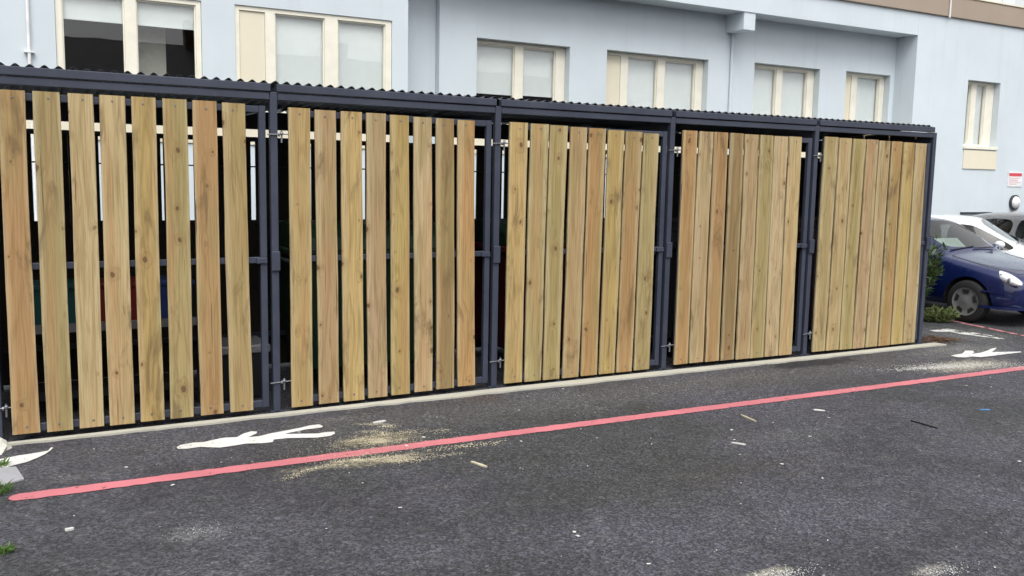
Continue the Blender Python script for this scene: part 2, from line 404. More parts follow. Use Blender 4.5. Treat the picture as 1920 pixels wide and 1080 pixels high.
# concrete slab along the front of the bin store, its front edge slightly ragged
sl = []; n = 70
for i in range(n + 1):
    x = -0.22 + (9.02 + 0.22) * i / n
    sl.append((x, -0.170 - 0.006 * x + random.uniform(-0.014, 0.014)))
sl += [(9.0, -0.105), (7.0, -0.10), (5.2, -0.072), (3.5, -0.074), (1.7, -0.105), (-0.25, -0.125)]  # back edge cut short so dark asphalt stands in for gate shade
slab = MB().prism(sl, -0.05, 0.014).build('concrete_slab', 'slab', None, 0.0)
tag(slab, 'pale concrete slab along the front of the bin store', None, None, 'structure')

# ------------------------------------------------------------------ building
FY, RY = 5.0, 5.45
bld = empty('building', (8, FY, 0))
tag(bld, 'pale blue rendered building with cream windows behind the bin store', 'building')
def bpart(mb, name, mat, bevel=0.0, parent=None):
    o = mb.build(name, mat, None, bevel)
    p = parent or bld
    o.parent = p
    q = p.matrix_world.translation if False else None
    off = Vector((0, 0, 0)); pp = p
    while pp is not None: off += Vector(pp.location); pp = pp.parent
    o.location = -off
    return o
def wall_mesh(x0, x1, z0, z1, yf, yb, holes):
    xs = sorted({x0, x1, *[h[0] for h in holes], *[h[1] for h in holes]}); zs = sorted({z0, z1, *[h[2] for h in holes], *[h[3] for h in holes]})
    def solid(i, k):
        if i < 0 or k < 0 or i >= len(xs) - 1 or k >= len(zs) - 1: return False
        cx = (xs[i] + xs[i + 1]) / 2; cz = (zs[k] + zs[k + 1]) / 2
        return not any(h[0] < cx < h[1] and h[2] < cz < h[3] for h in holes)
    mb = MB(); idx = {}
    def vid(x, y, z):
        key = (round(x, 5), y, round(z, 5))
        if key not in idx: idx[key] = len(mb.v); mb.v.append((x, y, z))
        return idx[key]
    for i in range(len(xs) - 1):
        for k in range(len(zs) - 1):
            if not solid(i, k): continue
            a, b, c, d = xs[i], xs[i + 1], zs[k], zs[k + 1]
            mb.f.append((vid(a, yf, c), vid(b, yf, c), vid(b, yf, d), vid(a, yf, d)))
            mb.f.append((vid(a, yb, c), vid(a, yb, d), vid(b, yb, d), vid(b, yb, c)))
            if not solid(i - 1, k): mb.f.append((vid(a, yf, c), vid(a, yf, d), vid(a, yb, d), vid(a, yb, c)))
            if not solid(i + 1, k): mb.f.append((vid(b, yf, c), vid(b, yb, c), vid(b, yb, d), vid(b, yf, d)))
            if not solid(i, k - 1): mb.f.append((vid(a, yf, c), vid(a, yb, c), vid(b, yb, c), vid(b, yf, c)))
            if not solid(i, k + 1): mb.f.append((vid(a, yf, d), vid(b, yf, d), vid(b, yb, d), vid(a, yb, d)))
    return mb
HEAD, SILL = 3.765, 2.46
# name: x0, x1, head, plane y, frame setback, list of (kind, xa, xb) lights, blind bottoms
WINS = [
 (0.555, 2.125, HEAD, FY, 0.02, [('g', 0.625, 1.275, 3.45), ('g', 1.40, 2.065, 3.45)]),
 (2.515, 4.545, HEAD, FY, 0.02, [('p', 2.57, 2.885, 0), ('g', 3.005, 3.64, 2.40), ('g', 3.81, 4.46, 2.40)]),
 (6.02, 7.60, 3.735, RY, 0.13, [('g', 6.075, 6.72, 2.99), ('g', 6.86, 7.43, 3.00)]),
 (8.28, 10.32, 3.75, RY, 0.13, [('p', 8.33, 8.64, 0), ('g', 8.78, 9.37, 2.40), ('g', 9.52, 10.16, 2.40)]),
 (11.34, 12.91, 3.785, RY, 0.13, [('g', 11.40, 11.99, 2.40), ('g', 12.13, 12.74, 2.40)]),
 (13.58, 14.77, 3.80, RY, 0.13, [('p', 13.63, 13.88, 0), ('g', 14.03, 14.64, 2.40)]),
 (16.44, 17.45, 3.795, FY, 0.13, [('g', 16.50, 16.74, 2.40), ('g', 16.90, 17.20, 2.40)]),
]
ZT = 4.90
holes_front_l = [(w[0], w[1], SILL, w[2]) for w in WINS[:2]]
holes_rec = [(w[0], w[1], SILL, w[2]) for w in WINS[2:6]]
holes_r = [(WINS[6][0], WINS[6][1], SILL + 0.02, WINS[6][2])]
bpart(wall_mesh(-9.0, 4.77, -0.1, 8.4, FY, FY + 0.3, holes_front_l), 'wall', 'blue_render')
bpart(wall_mesh(5.43, 14.89, -0.1, 4.55, RY, RY + 0.28, holes_rec), 'wall', 'blue_render')
bpart(MB().box(4.5, 5.426, RY + 0.12, RY + 0.4, -0.1, 4.55), 'wall', 'blue_render')
bpart(wall_mesh(14.893, 26.0, -0.1, ZT, FY, FY + 0.3, holes_r), 'wall', 'blue_render')
bpart(MB().box(14.893, 15.2, FY + 0.303, RY + 0.5, -0.1, 4.49), 'wall', 'blue_render')
bpart(MB().box(4.47, 4.767, FY + 0.303, RY + 0.3, -0.1, 4.49), 'wall', 'blue_render')
up = bpart(MB().box(4.773, 14.890, FY, FY + 0.6, 4.50, ZT), 'overhang', 'blue_render')
bpart(MB().box(4.78, 26.0, FY - 0.045, FY + 0.3, ZT + 0.003, 5.285), 'parapet_band', 'brown_band', 0.01)
bpart(MB().box(4.78, 26.0, FY - 0.062, FY + 0.3, 5.288, 5.315), 'parapet_coping', 'cream_panel')
us = bpart(wall_mesh(4.78, 17.62, 5.30, 8.4, FY + 0.12, FY + 0.42, [(16.45, 17.50, 5.36, 7.0)]), 'wall', 'blue_render')
bpart(MB().box(-9.0, 4.77, FY + 0.5, 11, 8.0, 8.4), 'roof', 'slate_far')
bpart(MB().box(4.79, 17.6, FY + 0.5, 11, 8.0, 8.38), 'roof', 'slate_far')
bpart(MB().box(17.65, 26.0, FY + 0.34, 11, 5.0, 5.25), 'roof', 'slate_far')
bpart(MB().box(4.79, 17.6, FY + 0.75, 11, 4.6, 4.9), 'floor', 'room_wall')
bpart(MB().box(-9.0, 26.0, 11.01, 11.3, -0.1, 8.3), 'wall', 'blue_render')
bpart(MB().box(17.62, 17.9, FY + 0.13, 11, 5.32, 8.39), 'wall', 'blue_render')
bpart(MB().box(25.7, 25.98, FY + 0.31, 11, -0.1, 5.0), 'wall', 'blue_render')
bpart(MB().box(-8.98, -8.7, FY + 0.31, 11, -0.1, 8.0), 'wall', 'blue_render')
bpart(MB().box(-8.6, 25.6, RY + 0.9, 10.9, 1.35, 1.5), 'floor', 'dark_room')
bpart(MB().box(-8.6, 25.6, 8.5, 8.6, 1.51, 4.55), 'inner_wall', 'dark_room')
# beam end under the soffit; slim tube below stands in for a shadow line
bpart(MB().box(10.655, 10.905, FY + 0.015, RY + 0.05, 4.215, 4.52), 'beam', 'blue_render', 0.006)
bpart(MB().tube((10.80, RY - 0.028, 0), (10.80, RY - 0.028, 4.215), 0.026, n=10), 'wall_tube', 'blue_render')
bpart(MB().tube((0.285, FY - 0.035, 0), (0.285, FY - 0.035, 8.0), 0.017, n=10), 'wall_tube', 'white_plastic')
bpart(MB().box(0.235, 0.335, FY - 0.055, FY + 0.01, 3.01, 3.03), 'pipe_bracket', 'white_plastic')
bpart(MB().tube((15.66, FY - 0.066, 4.88), (15.66, FY - 0.066, 8.0), 0.016, n=8), 'wall_tube', 'white_plastic')
# cream panels under the windows
for w in WINS:
    y = w[3] - 0.02
    bpart(MB().box(w[0] + 0.015, w[1] + 0.04, y, w[3] + 0.05, 2.085, SILL - 0.012), 'panel', 'cream_panel', 0.004)
bpart(MB().box(-3.0, 4.7, FY - 0.016, FY + 0.02, 2.085, 2.44), 'panel', 'cream_panel')
bpart(MB().box(5.45, 14.86, RY - 0.016, RY + 0.02, 2.085, 2.44), 'panel', 'cream_panel')
def window(w):
    x0, x1, hd, y, sb, lights = w
    z0 = SILL + (0.02 if x0 > 16 else 0.0); ya = y + sb; yb = ya + 0.07
    holes = [(l[1], l[2], z0 + 0.08, hd - 0.055) for l in lights]
    e = 0.004
    fr = bpart(wall_mesh(x0 + e, x1 - e, z0 + e, hd - e, ya, yb, holes), 'window', 'cream_frame')
    sill = bpart(MB().box(x0 - 0.01 if sb > .05 else x0 + 0.01, x1 + (0.03 if sb > .05 else -0.01), y - 0.035, ya + 0.004, z0 - 0.008, z0 + 0.05), 'sill', 'cream_frame', 0.004, fr)
    for l in lights:
        k, a, b, bz = l
        if k == 'p':
            bpart(MB().box(a + 0.003, b - 0.003, ya + 0.018, ya + 0.035, z0 + 0.083, hd - 0.058), 'panel', 'cream_panel', 0, fr)
            continue
        bpart(MB().box(a + 0.002, b - 0.002, ya + 0.04, ya + 0.046, z0 + 0.082, hd - 0.057), 'pane', 'window_glass', 0, fr)
        # slim sash edge round the glass
        s = MB(); q = 0.016
        s.box(a + .001, a + q, ya + 0.022, ya + 0.06, z0 + 0.081, hd - 0.056); s.box(b - q, b - .001, ya + 0.022, ya + 0.06, z0 + 0.081, hd - 0.056)
        s.box(a + q, b - q, ya + 0.0225, ya + 0.0595, z0 + 0.081, z0 + 0.081 + q); s.box(a + q, b - q, ya + 0.0225, ya + 0.0595, hd - 0.056 - q, hd - 0.056)
        bpart(s, 'sash', 'cream_frame', 0, fr)
        zb = max(bz, z0 + 0.02)
        bl = MB().box(a - 0.02, b + 0.012, ya + 0.085, ya + 0.088, zb, hd - 0.02)
        bl.box(a - 0.02, b + 0.012, ya + 0.08, ya + 0.095, zb - 0.022, zb)
        bpart(bl, 'blind', 'pale_blind', 0, fr)
    return fr
for w in WINS: window(w)
# pale partition seen through the right light of the left window, upper storey window at the roof corner
bpart(MB().box(1.36, 1.78, FY + 0.45, FY + 0.5, 1.52, 4.5), 'inner_wall', 'room_wall')
uf = bpart(wall_mesh(16.455, 17.495, 5.365, 6.995, FY + 0.15, FY + 0.22, [(16.55, 17.40, 5.46, 6.9)]), 'window', 'cream_frame')
bpart(MB().box(16.552, 17.398, FY + 0.18, FY + 0.186, 5.462, 6.898), 'pane', 'window_glass', 0, uf)
bpart(MB().box(16.56, 17.39, FY + 0.26, FY + 0.263, 5.462, 6.898), 'blind', 'pale_blind', 0, uf)
# ledge over a low vent
bpart(MB().box(16.5, 17.46, FY - 0.04, FY + 0.01, 1.205, 1.235), 'ledge', 'dark_trim')

# sign and bulkhead lamp on the right-hand wall
sg = MB().box(17.93, 18.40, FY - 0.012, FY - 0.002, 1.755, 2.055).build('wall_sign', 'white_plastic')
tag(sg, 'small white notice with a red heading on the blue wall', 'sign')
MB().box(17.955, 18.375, FY - 0.0145, FY - 0.0125, 1.965, 2.03).build('heading_bar', 'red_print', sg)
for k, (a, b) in enumerate(((17.96, 18.34), (17.96, 18.28), (17.96, 18.36), (17.96, 18.20))):
    MB().box(a, b, FY - 0.0145, FY - 0.0125, 1.92 - k * 0.04, 1.935 - k * 0.04).build('text_line', 'pink_print', sg)
lp = empty('wall_lamp', (18.19, FY, 1.43)); tag(lp, 'round white bulkhead lamp with dark rim below the notice', 'lamp')
MB().lathe([(-0.001, 0.0), (-0.001, 0.155), (-0.05, 0.155), (-0.05, 0.125)], 'y', 24).build('rim', 'dark_trim', lp, 0, True)
MB().lathe([(-0.035, 0.128), (-0.07, 0.12), (-0.10, 0.085), (-0.115, 0.04), (-0.118, 0.0)], 'y', 24).build('lamp_cover', 'white_plastic', lp, 0, True)

# ------------------------------------------------------------------ building across the yard, behind the camera (mirrored in the glass)
ob = empty('terrace', (2, -46, 0)); tag(ob, 'long dark brick terrace across the yard, mirrored in the left window', 'building')
MB().box(-45, 45, -8, 0, 0, 7.2).build('wall', 'brick_far', ob)
MB().add([(-45.5, -8.4, 7.2), (45.5, -8.4, 7.2), (45.5, 0.4, 7.2), (-45.5, 0.4, 7.2), (-45.5, -4, 10.2), (45.5, -4, 10.2)],
         [(0, 1, 5, 4), (2, 3, 4, 5), (0, 4, 3), (1, 2, 5), (0, 3, 2, 1)]).build('roof', 'slate_far', ob)
for i in range(9):
    MB().box(-41 + i * 10, -39.6 + i * 10, -4.5, -3.5, 9.0, 11.2 + (i % 3) * 0.3).build('chimney', 'brick_far', ob)
    for dx in (2, 6):
        MB().box(-43 + i * 10 + dx, -41.8 + i * 10 + dx, -0.05, 0.04, 4.6, 6.0).build('window', 'dark_trim', ob)

# ------------------------------------------------------------------ bin store: posts, beams, roof, back boards
store = empty('bin_store', (4.4, 0, 0))
tag(store, 'long dark steel bin store with corrugated roof against the blue building', 'shelter')
def spart(mb, name, mat, bevel=0.0, smooth=False, parent=None):
    o = mb.build(name, mat, None, bevel, smooth); o.parent = parent or store
    o.location = Vector((-4.4, 0, 0)); return o
BACK = 1.5
for i, (x, y) in enumerate(POST):
    h = 0.026
    po = spart(MB().box(x - h, x + h, y - h, y + h, 0.002, 2.318), 'post', 'painted_steel', 0.004)
    bp = MB().box(x - 0.045, x + 0.045, y - 0.026, y + 0.04, 0.001, 0.012).build('base_plate', 'painted_steel', None, 0.002)
    bp.parent = po
    spart(MB().box(x - h, x + h, BACK - h, BACK + h, 0.0, 2.12), 'post', 'painted_steel', 0.004)
    spart(MB().box(x - 0.02, x + 0.02, y + 0.03, BACK - 0.03, 2.20, 2.25), 'cross_beam', 'painted_steel')
for (xa, ya), (xb, yb) in zip(POST, POST[1:]):
    def strip(x0, x1, y0, y1, z0, z1, dz=0.0):     # a bar following the front line between two posts
        ya_, yb_ = yline(x0), yline(x1)
        v = [(x0, ya_ + y0, z0), (x1, yb_ + y0, z0 - dz), (x1, yb_ + y1, z0 - dz), (x0, ya_ + y1, z0), (x0, ya_ + y0, z1), (x1, yb_ + y0, z1 - dz), (x1, yb_ + y1, z1 - dz), (x0, ya_ + y1, z1)]
        return MB().add(v, [(0, 3, 2, 1), (4, 5, 6, 7), (0, 1, 5, 4), (1, 2, 6, 5), (2, 3, 7, 6), (3, 0, 4, 7)])
    spart(strip(xa + 0.028, xb - 0.028, -0.025, 0.025, 2.262, 2.312), 'front_beam', 'painted_steel', 0.004)
    spart(strip(xa + 0.022, xb - 0.022, -0.036, 0.014, 2.320, 2.375), 'roof_purlin', 'painted_steel', 0.004)
    spart(MB().box(xa + 0.03, xb - 0.03, BACK - 0.025, BACK + 0.025, 2.122, 2.272), 'back_beam', 'painted_steel', 0.003)
    spart(MB().box(xa + 0.03, xb - 0.03, BACK - 0.025, BACK + 0.02, 2.015, 2.055), 'back_rail', 'painted_steel', 0.003)
    spart(MB().box(xa + 0.03, xb - 0.03, BACK - 0.025, BACK + 0.02, 0.30, 0.34), 'back_rail', 'painted_steel', 0.003)
    spart(MB().tube((xa + 0.02, BACK - 0.03, 1.80), (xb - 0.02, BACK - 0.03, 1.80), 0.006), 'back_wire', 'dark_trim')
    # corrugated sheet
    P, A, th = 0.0813, 0.0125, 0.003
    cols = int((xb - xa) / P * 8); rs = MB(); vs = []; rows = ((0.017, 2.384), (0.75, 2.34), (BACK + 0.12, 2.287))
    for (yy, zz) in rows:
        for c in range(cols + 1):
            x = xa + (xb - xa) * c / cols
            vs.append((x, yline(x) + yy, zz + A * math.cos(2 * math.pi * x / P) + (0.0008 if int(xa * 3) % 2 else 0)))
    W = cols + 1; nb = len(vs); fs = []
    vs2 = [(x, y, z + th) for x, y, z in vs]
    for r in range(2):
        for c in range(cols):
            a = r * W + c
            fs.append((a, a + 1, a + W + 1, a + W)); fs.append((nb + a, nb + a + W, nb + a + W + 1, nb + a + 1))
    for c in range(cols):
        fs.append((c, nb + c, nb + c + 1, c + 1)); q = 2 * W + c; fs.append((q, q + 1, nb + q + 1, nb + q))
    spart(rs.add(vs + vs2, fs), 'roof_sheet', 'roof_steel', 0, True)
# back boards with narrow gaps; none have to match the front ones
GAPS = [(0.186, 0.222), (0.668, 0.692), (1.140, 1.160), (1.352, 1.402), (1.880, 1.922), (2.390, 2.420), (2.882, 2.932), (3.110, 3.130), (3.585, 3.605), (4.052, 4.084), (4.212, 4.240), (4.368, 4.398),
        (4.80, 4.82), (5.62, 5.65), (6.15, 6.17), (6.66, 6.69), (7.16, 7.185), (7.69, 7.72), (8.01, 8.03), (8.42, 8.46), (8.64, 8.67)]
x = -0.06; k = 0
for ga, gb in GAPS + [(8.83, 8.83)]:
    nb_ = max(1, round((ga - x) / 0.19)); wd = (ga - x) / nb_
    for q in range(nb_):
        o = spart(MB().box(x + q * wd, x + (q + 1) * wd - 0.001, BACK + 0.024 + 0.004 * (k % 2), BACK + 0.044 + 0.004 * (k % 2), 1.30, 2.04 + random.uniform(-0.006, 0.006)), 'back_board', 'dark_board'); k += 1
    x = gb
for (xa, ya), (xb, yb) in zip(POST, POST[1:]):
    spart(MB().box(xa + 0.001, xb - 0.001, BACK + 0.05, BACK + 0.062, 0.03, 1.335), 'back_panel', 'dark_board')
# timber cladding on the far end, seen edge on
yy = 0.05
while yy < 1.4:
    spart(MB().box(8.868, 8.89, yy, yy + 0.15, 0.06, 2.325), 'end_board', 'timber').color = (0.56, 0.47, 0.30, 1)
    yy += 0.175
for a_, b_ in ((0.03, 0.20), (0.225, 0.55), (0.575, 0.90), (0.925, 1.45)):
    spart(MB().box(8.842, 8.858, a_, b_, 0.06, 2.318), 'shade_lining', 'dark_board')  # dark lining added to make the inner end look shaded
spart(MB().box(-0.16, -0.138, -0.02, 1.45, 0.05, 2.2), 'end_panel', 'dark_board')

# ------------------------------------------------------------------ five gates of vertical planks
PL = [
 [(-0.019, 0.127, -0.027, 0.131, 2.230, 0.050),
  (0.168, 0.323, 0.169, 0.323, 2.230, 0.047),
  (0.367, 0.514, 0.362, 0.509, 2.230, 0.046),
  (0.551, 0.705, 0.546, 0.703, 2.230, 0.045),
  (0.744, 0.892, 0.742, 0.894, 2.229, 0.045),
  (0.936, 1.089, 0.933, 1.086, 2.228, 0.045),
  (1.128, 1.285, 1.137, 1.292, 2.227, 0.045),
  (1.323, 1.476, 1.341, 1.502, 2.225, 0.045)],
 [(1.783, 1.939, 1.787, 1.947, 2.214, 0.032),
  (1.975, 2.132, 1.996, 2.151, 2.211, 0.032),
  (2.173, 2.334, 2.189, 2.353, 2.209, 0.034),
  (2.371, 2.523, 2.387, 2.543, 2.206, 0.036),
  (2.562, 2.712, 2.578, 2.734, 2.203, 0.039),
  (2.752, 2.903, 2.778, 2.931, 2.199, 0.043),
  (2.941, 3.094, 2.969, 3.125, 2.195, 0.047),
  (3.133, 3.280, 3.162, 3.318, 2.190, 0.052)],
 [(3.605, 3.771, 3.597, 3.762, 2.198, 0.034),
  (3.800, 3.973, 3.791, 3.952, 2.194, 0.030),
  (3.988, 4.158, 3.976, 4.138, 2.189, 0.027),
  (4.186, 4.353, 4.169, 4.335, 2.185, 0.023),
  (4.379, 4.548, 4.361, 4.528, 2.180, 0.020),
  (4.574, 4.740, 4.555, 4.719, 2.174, 0.017),
  (4.758, 4.936, 4.742, 4.911, 2.169, 0.015),
  (4.955, 5.120, 4.937, 5.109, 2.163, 0.013)],
 [(5.392, 5.554, 5.395, 5.552, 2.203, 0.046),
  (5.577, 5.741, 5.571, 5.741, 2.203, 0.044),
  (5.753, 5.917, 5.760, 5.930, 2.202, 0.041),
  (5.945, 6.107, 5.952, 6.116, 2.201, 0.039),
  (6.121, 6.292, 6.144, 6.316, 2.199, 0.037),
  (6.310, 6.480, 6.322, 6.496, 2.198, 0.036),
  (6.492, 6.666, 6.515, 6.690, 2.196, 0.034),
  (6.680, 6.848, 6.700, 6.872, 2.195, 0.033)],
 [(7.161, 7.350, 7.160, 7.338, 2.212, 0.038),
  (7.368, 7.542, 7.354, 7.534, 2.210, 0.034),
  (7.565, 7.747, 7.550, 7.729, 2.208, 0.030),
  (7.762, 7.929, 7.746, 7.920, 2.206, 0.027),
  (7.946, 8.111, 7.943, 8.117, 2.203, 0.024),
  (8.140, 8.296, 8.141, 8.318, 2.200, 0.021),
  (8.324, 8.488, 8.334, 8.514, 2.197, 0.018),
  (8.506, 8.680, 8.530, 8.717, 2.194, 0.015)]]
TINT = dict(o=(0.43, 0.265, 0.115), g=(0.385, 0.31, 0.14), p=(0.485, 0.37, 0.205), y=(0.47, 0.345, 0.14), n=(0.40, 0.295, 0.14), k=(0.44, 0.31, 0.17), d=(0.28, 0.195, 0.095))
CODE = ['ogppygon', 'ykykypdo', 'yggkoyog', 'opodkgpp', 'ppgkpoyp']
GL = ['nearest plank gate with wide gaps, cut by the left edge of the photo',
      'second plank gate from the left, between the first and second visible posts',
      'middle one of the five plank gates, above the rusty scrape on the asphalt',
      'fourth plank gate from the left, narrow gaps, beside the damp patch',
      'farthest plank gate at the right end of the bin store, next to the parked cars']
scr = None
for gi, rows in enumerate(PL):
    (xa, ya), (xb, yb) = POST[gi], POST[gi + 1]
    base = Vector(((xa + xb) / 2, (ya + yb) / 2, 0.0))
    ge = empty('plank_gate', base); tag(ge, GL[gi], 'gate', 'plank gates of the bin store')
    def gp(mb, name, mat, bevel=0.0, smooth=False):
        o = mb.build(name, mat, None, bevel, smooth); o.parent = ge; o.location = -base; return o
    xl = rows[0][2] + 0.05; xr = xb - 0.081
    zl, zr = rows[0][4], rows[7][4]; bl_, br_ = rows[0][5], rows[7][5]
    def bar(x0, x1, z0a, z0b, hgt, yo=0.0, t=0.02):
        y0, y1 = yline(x0), yline(x1)
        v = [(x0, y0 + yo - t, z0a), (x1, y1 + yo - t, z0b), (x1, y1 + yo + t, z0b), (x0, y0 + yo + t, z0a), (x0, y0 + yo - t, z0a + hgt), (x1, y1 + yo - t, z0b + hgt), (x1, y1 + yo + t, z0b + hgt), (x0, y0 + yo + t, z0a + hgt)]
        return MB().add(v, [(0, 3, 2, 1), (4, 5, 6, 7), (0, 1, 5, 4), (1, 2, 6, 5), (2, 3, 7, 6), (3, 0, 4, 7)])
    hs_ = 0.0235
    ztop = max(zl, zr) - 0.012
    gp(bar(xl - hs_, xl + hs_, 0.05, 0.05, ztop - 0.05), 'stile', 'painted_steel', 0.003)
    gp(bar(xr - hs_, xr + hs_, 0.05, 0.05, ztop - 0.05), 'stile', 'painted_steel', 0.003)
    gp(bar(xl + hs_, xr - hs_, ztop - 0.048, ztop - 0.048, 0.046, 0, 0.0185), 'top_rail', 'painted_steel', 0.003)
    gp(bar(xl + hs_, xr - hs_, 1.108, 1.108, 0.042, 0, 0.0185), 'middle_rail', 'painted_steel', 0.003)
    gp(bar(xl + hs_, xr - hs_, 0.052, 0.052, 0.05, 0, 0.0185), 'bottom_rail', 'painted_steel', 0.003)
    # latch box across stile and post
    yl_ = yline(xr)
    la = gp(MB().box(xr - 0.055, xr + 0.02, yl_ - 0.036, yl_ - 0.021, 1.105, 1.145), 'latch', 'painted_steel', 0.003)
    la2 = MB().box(xb - 0.032, xb + 0.03, yb - 0.045, yb - 0.0275, 1.05, 1.19).build('latch_keeper', 'painted_steel', None, 0.004); la2.parent = ge; la2.location = -base
    for z in (2.02, 0.225):
        hx = (xa + 0.026, rows[0][0] + 0.03)
        h = MB().tube((hx[0] - 0.075, yline(xa) - 0.034, z), (hx[1], yline(xa) - 0.034, z + 0.008), 0.0045)
        h.tube((hx[0] - 0.02 + 0.045, yline(xa) - 0.034, z - 0.055), (hx[0] + 0.025, yline(xa) - 0.034, z + 0.03), 0.007)
        h.ball((hx[0] + 0.025, yline(xa) - 0.034, z + 0.01), 0.014, 0.014, 0.014, 8, 6)
        h.tube((hx[0] + 0.002, yline(xa) - 0.034, z), (hx[0] + 0.012, yline(xa) - 0.034, z), 0.013, n=6)
        gp(h, 'hinge', 'zinc', 0, True)
    for pi, (tl, trr, blx, brx, zt, zb) in enumerate(rows):
        cxb = (blx + brx) / 2; cxt = (tl + trr) / 2; wb_ = brx - blx; wt_ = trr - tl
        zb = max(zb, 0.028); L = zt - zb; y0 = yline(cxb) - 0.0265
        ph = random.uniform(0, 6.28); bow = random.uniform(-0.006, 0.006); th = 0.022
        v = []; f = []; NS = 14; nq = 8
        for s in range(NS + 1):
            k = s / NS; z = k * L
            cx = (cxt - cxb) * k + bow * math.sin(math.pi * k) + 0.0012 * math.sin(9 * k + ph)
            w2 = (wb_ + (wt_ - wb_) * k) / 2 + 0.0009 * math.sin(13 * k + ph * 2) + random.uniform(-0.0008, 0.0008)
            yo = 0.003 * math.sin(3 * k + ph) * (1 if pi % 2 else -1) * k * (1 - k)
            r = 0.003
            if s in (0, NS): z += random.uniform(-0.002, 0.002)
            for (px_, py_) in ((-w2 + r, -th), (w2 - r, -th), (w2, -th + r), (w2, -r), (w2 - r, 0), (-w2 + r, 0), (-w2, -r), (-w2, -th + r)):
                v.append((cx + px_, py_ + yo, z))
        for s in range(NS):
            for q in range(nq): f.append((s * nq + q, s * nq + (q + 1) % nq, (s + 1) * nq + (q + 1) % nq, (s + 1) * nq + q))
        f.append(tuple(range(nq))); f.append(tuple(NS * nq + q for q in reversed(range(nq))))
        po = MB().add(v, f).build('plank', 'timber', None, 0, False)
        po.parent = ge; po.location = Vector((cxb, y0, zb)) - base
        t = TINT[CODE[gi][pi]]; j = random.uniform(0.86, 1.03)
        po.color = (t[0] * j, t[1] * j * random.uniform(0.98, 1.02), t[2] * j * random.uniform(0.92, 1.08), 1)
        for (sz, sx) in ((L - 0.045, cxt - cxb), (0.05, 0.0)):
            if scr is None:
                scr = MB().lathe([(0.0, 0.0075), (-0.0025, 0.0065), (-0.003, 0.0)], 'y', 8).build('screw', 'zinc', po, 0, True, (sx, -th - 0.0003, sz)); continue
            share('screw', scr, po, (sx + random.uniform(-0.012, 0.012), -th - 0.0003, sz + random.uniform(-0.008, 0.008)))

# ------------------------------------------------------------------ inside: large bins, rack and crates
def big_bin(loc, mat, label, lidmat=None):
    e = empty('large_bin', loc); tag(e, label, 'bin', 'large wheeled bins behind the gates')
    lo = [(-0.52, -0.40), (0.52, -0.40), (0.52, 0.40), (-0.52, 0.40)]; hi = [(-0.63, -0.48), (0.63, -0.48), (0.63, 0.48), (-0.63, 0.48)]
    v = [(x, y, 0.18) for x, y in lo] + [(x, y, 1.10) for x, y in hi]
    MB().add(v, [(3, 2, 1, 0), (4, 5, 6, 7), (0, 1, 5, 4), (1, 2, 6, 5), (2, 3, 7, 6), (3, 0, 4, 7)]).build('bin_body', mat, e, 0.03)
    rim = MB().box(-0.66, 0.66, -0.51, 0.51, 1.09, 1.15).build('rim', mat, e, 0.012)
    lid = MB(); prof = [(-0.50, 1.152), (-0.42, 1.26), (-0.2, 1.34), (0.05, 1.37), (0.3, 1.35), (0.50, 1.25), (0.50, 1.152)]
    vv = [(-0.64, y, z) for y, z in prof] + [(0.64, y, z) for y, z in prof]; k = len(prof)
    lid.add(vv, [tuple(reversed(range(k))), tuple(range(k, 2 * k))] + [(i, (i + 1) % k, k + (i + 1) % k, k + i) for i in range(k)])
    lid.build('lid', lidmat or mat, e, 0.01)
    for sx in (-1, 1):
        MB().tube((sx * 0.66, -0.3, 1.05), (sx * 0.66, 0.3, 1.05), 0.016).build('handle', 'zinc', e)
        for sy in (-1, 1):
            MB().lathe([(-0.02, 0.0), (-0.02, 0.09), (0.02, 0.09), (0.02, 0.0)], 'x', 16, (sx * 0.42, sy * 0.30, 0.09)).build('wheel', 'rubber', e)
            MB().box(sx * 0.42 - 0.03, sx * 0.42 + 0.03, sy * 0.30 - 0.03, sy * 0.30 + 0.03, 0.09, 0.185).build('castor_fork', 'zinc', e)
    return e
big_bin((2.62, 0.78, 0.0), 'bin_green', 'dark green wheeled bin behind the second plank gate from the left')
big_bin((4.45, 0.82, 0.0), 'bin_maroon', 'dark maroon wheeled bin behind the middle plank gate', 'bin_green')
big_bin((6.18, 0.80, 0.0), 'bin_black', 'black wheeled bin behind the fourth plank gate from the left')
big_bin((7.98, 0.80, 0.0), 'bin_brown', 'dark brown wheeled bin behind the farthest plank gate')
rk = empty('steel_rack', (0.62, 0.72, 0.0)); tag(rk, 'grey steel rack holding crates behind the nearest plank gate', 'rack')
for sx in (-0.62, 0.62):
    for sy in (-0.22, 0.22): MB().box(sx - 0.02, sx + 0.02, sy - 0.02, sy + 0.02, 0, 1.05).build('upright', 'bin_black', rk)
for z in (0.60, 0.12):
    sh = MB().box(-0.60, 0.60, -0.20, 0.20, z + 0.02, z + 0.04).build('shelf', 'bin_black', rk)
    MB().box(-0.599, 0.599, -0.24, -0.201, z, z + 0.06).build('front_lip', 'rack_steel' if z > .3 else 'bin_black', sh)  # lower lip coloured black to pass for shade
def crate(x, mat, label, w=0.34):
    e = empty('crate', (x, 0.72, 0.641)); tag(e, label, 'crate', 'crates on the steel rack')
    b = MB().add([(-w / 2 + .02, -.17, 0), (w / 2 - .02, -.17, 0), (w / 2 - .02, .17, 0), (-w / 2 + .02, .17, 0), (-w / 2, -.19, .29), (w / 2, -.19, .29), (w / 2, .19, .29), (-w / 2, .19, .29)],
                 [(3, 2, 1, 0), (4, 5, 6, 7), (0, 1, 5, 4), (1, 2, 6, 5), (2, 3, 7, 6), (3, 0, 4, 7)]).build('crate_body', mat, e, 0.006)
    MB().box(-w / 2 - .012, w / 2 + .012, -.205, .205, .265, .295).build('rim', mat, e, 0.004)
crate(0.27, 'crate_teal', 'teal plastic crate on the rack behind the nearest gate')
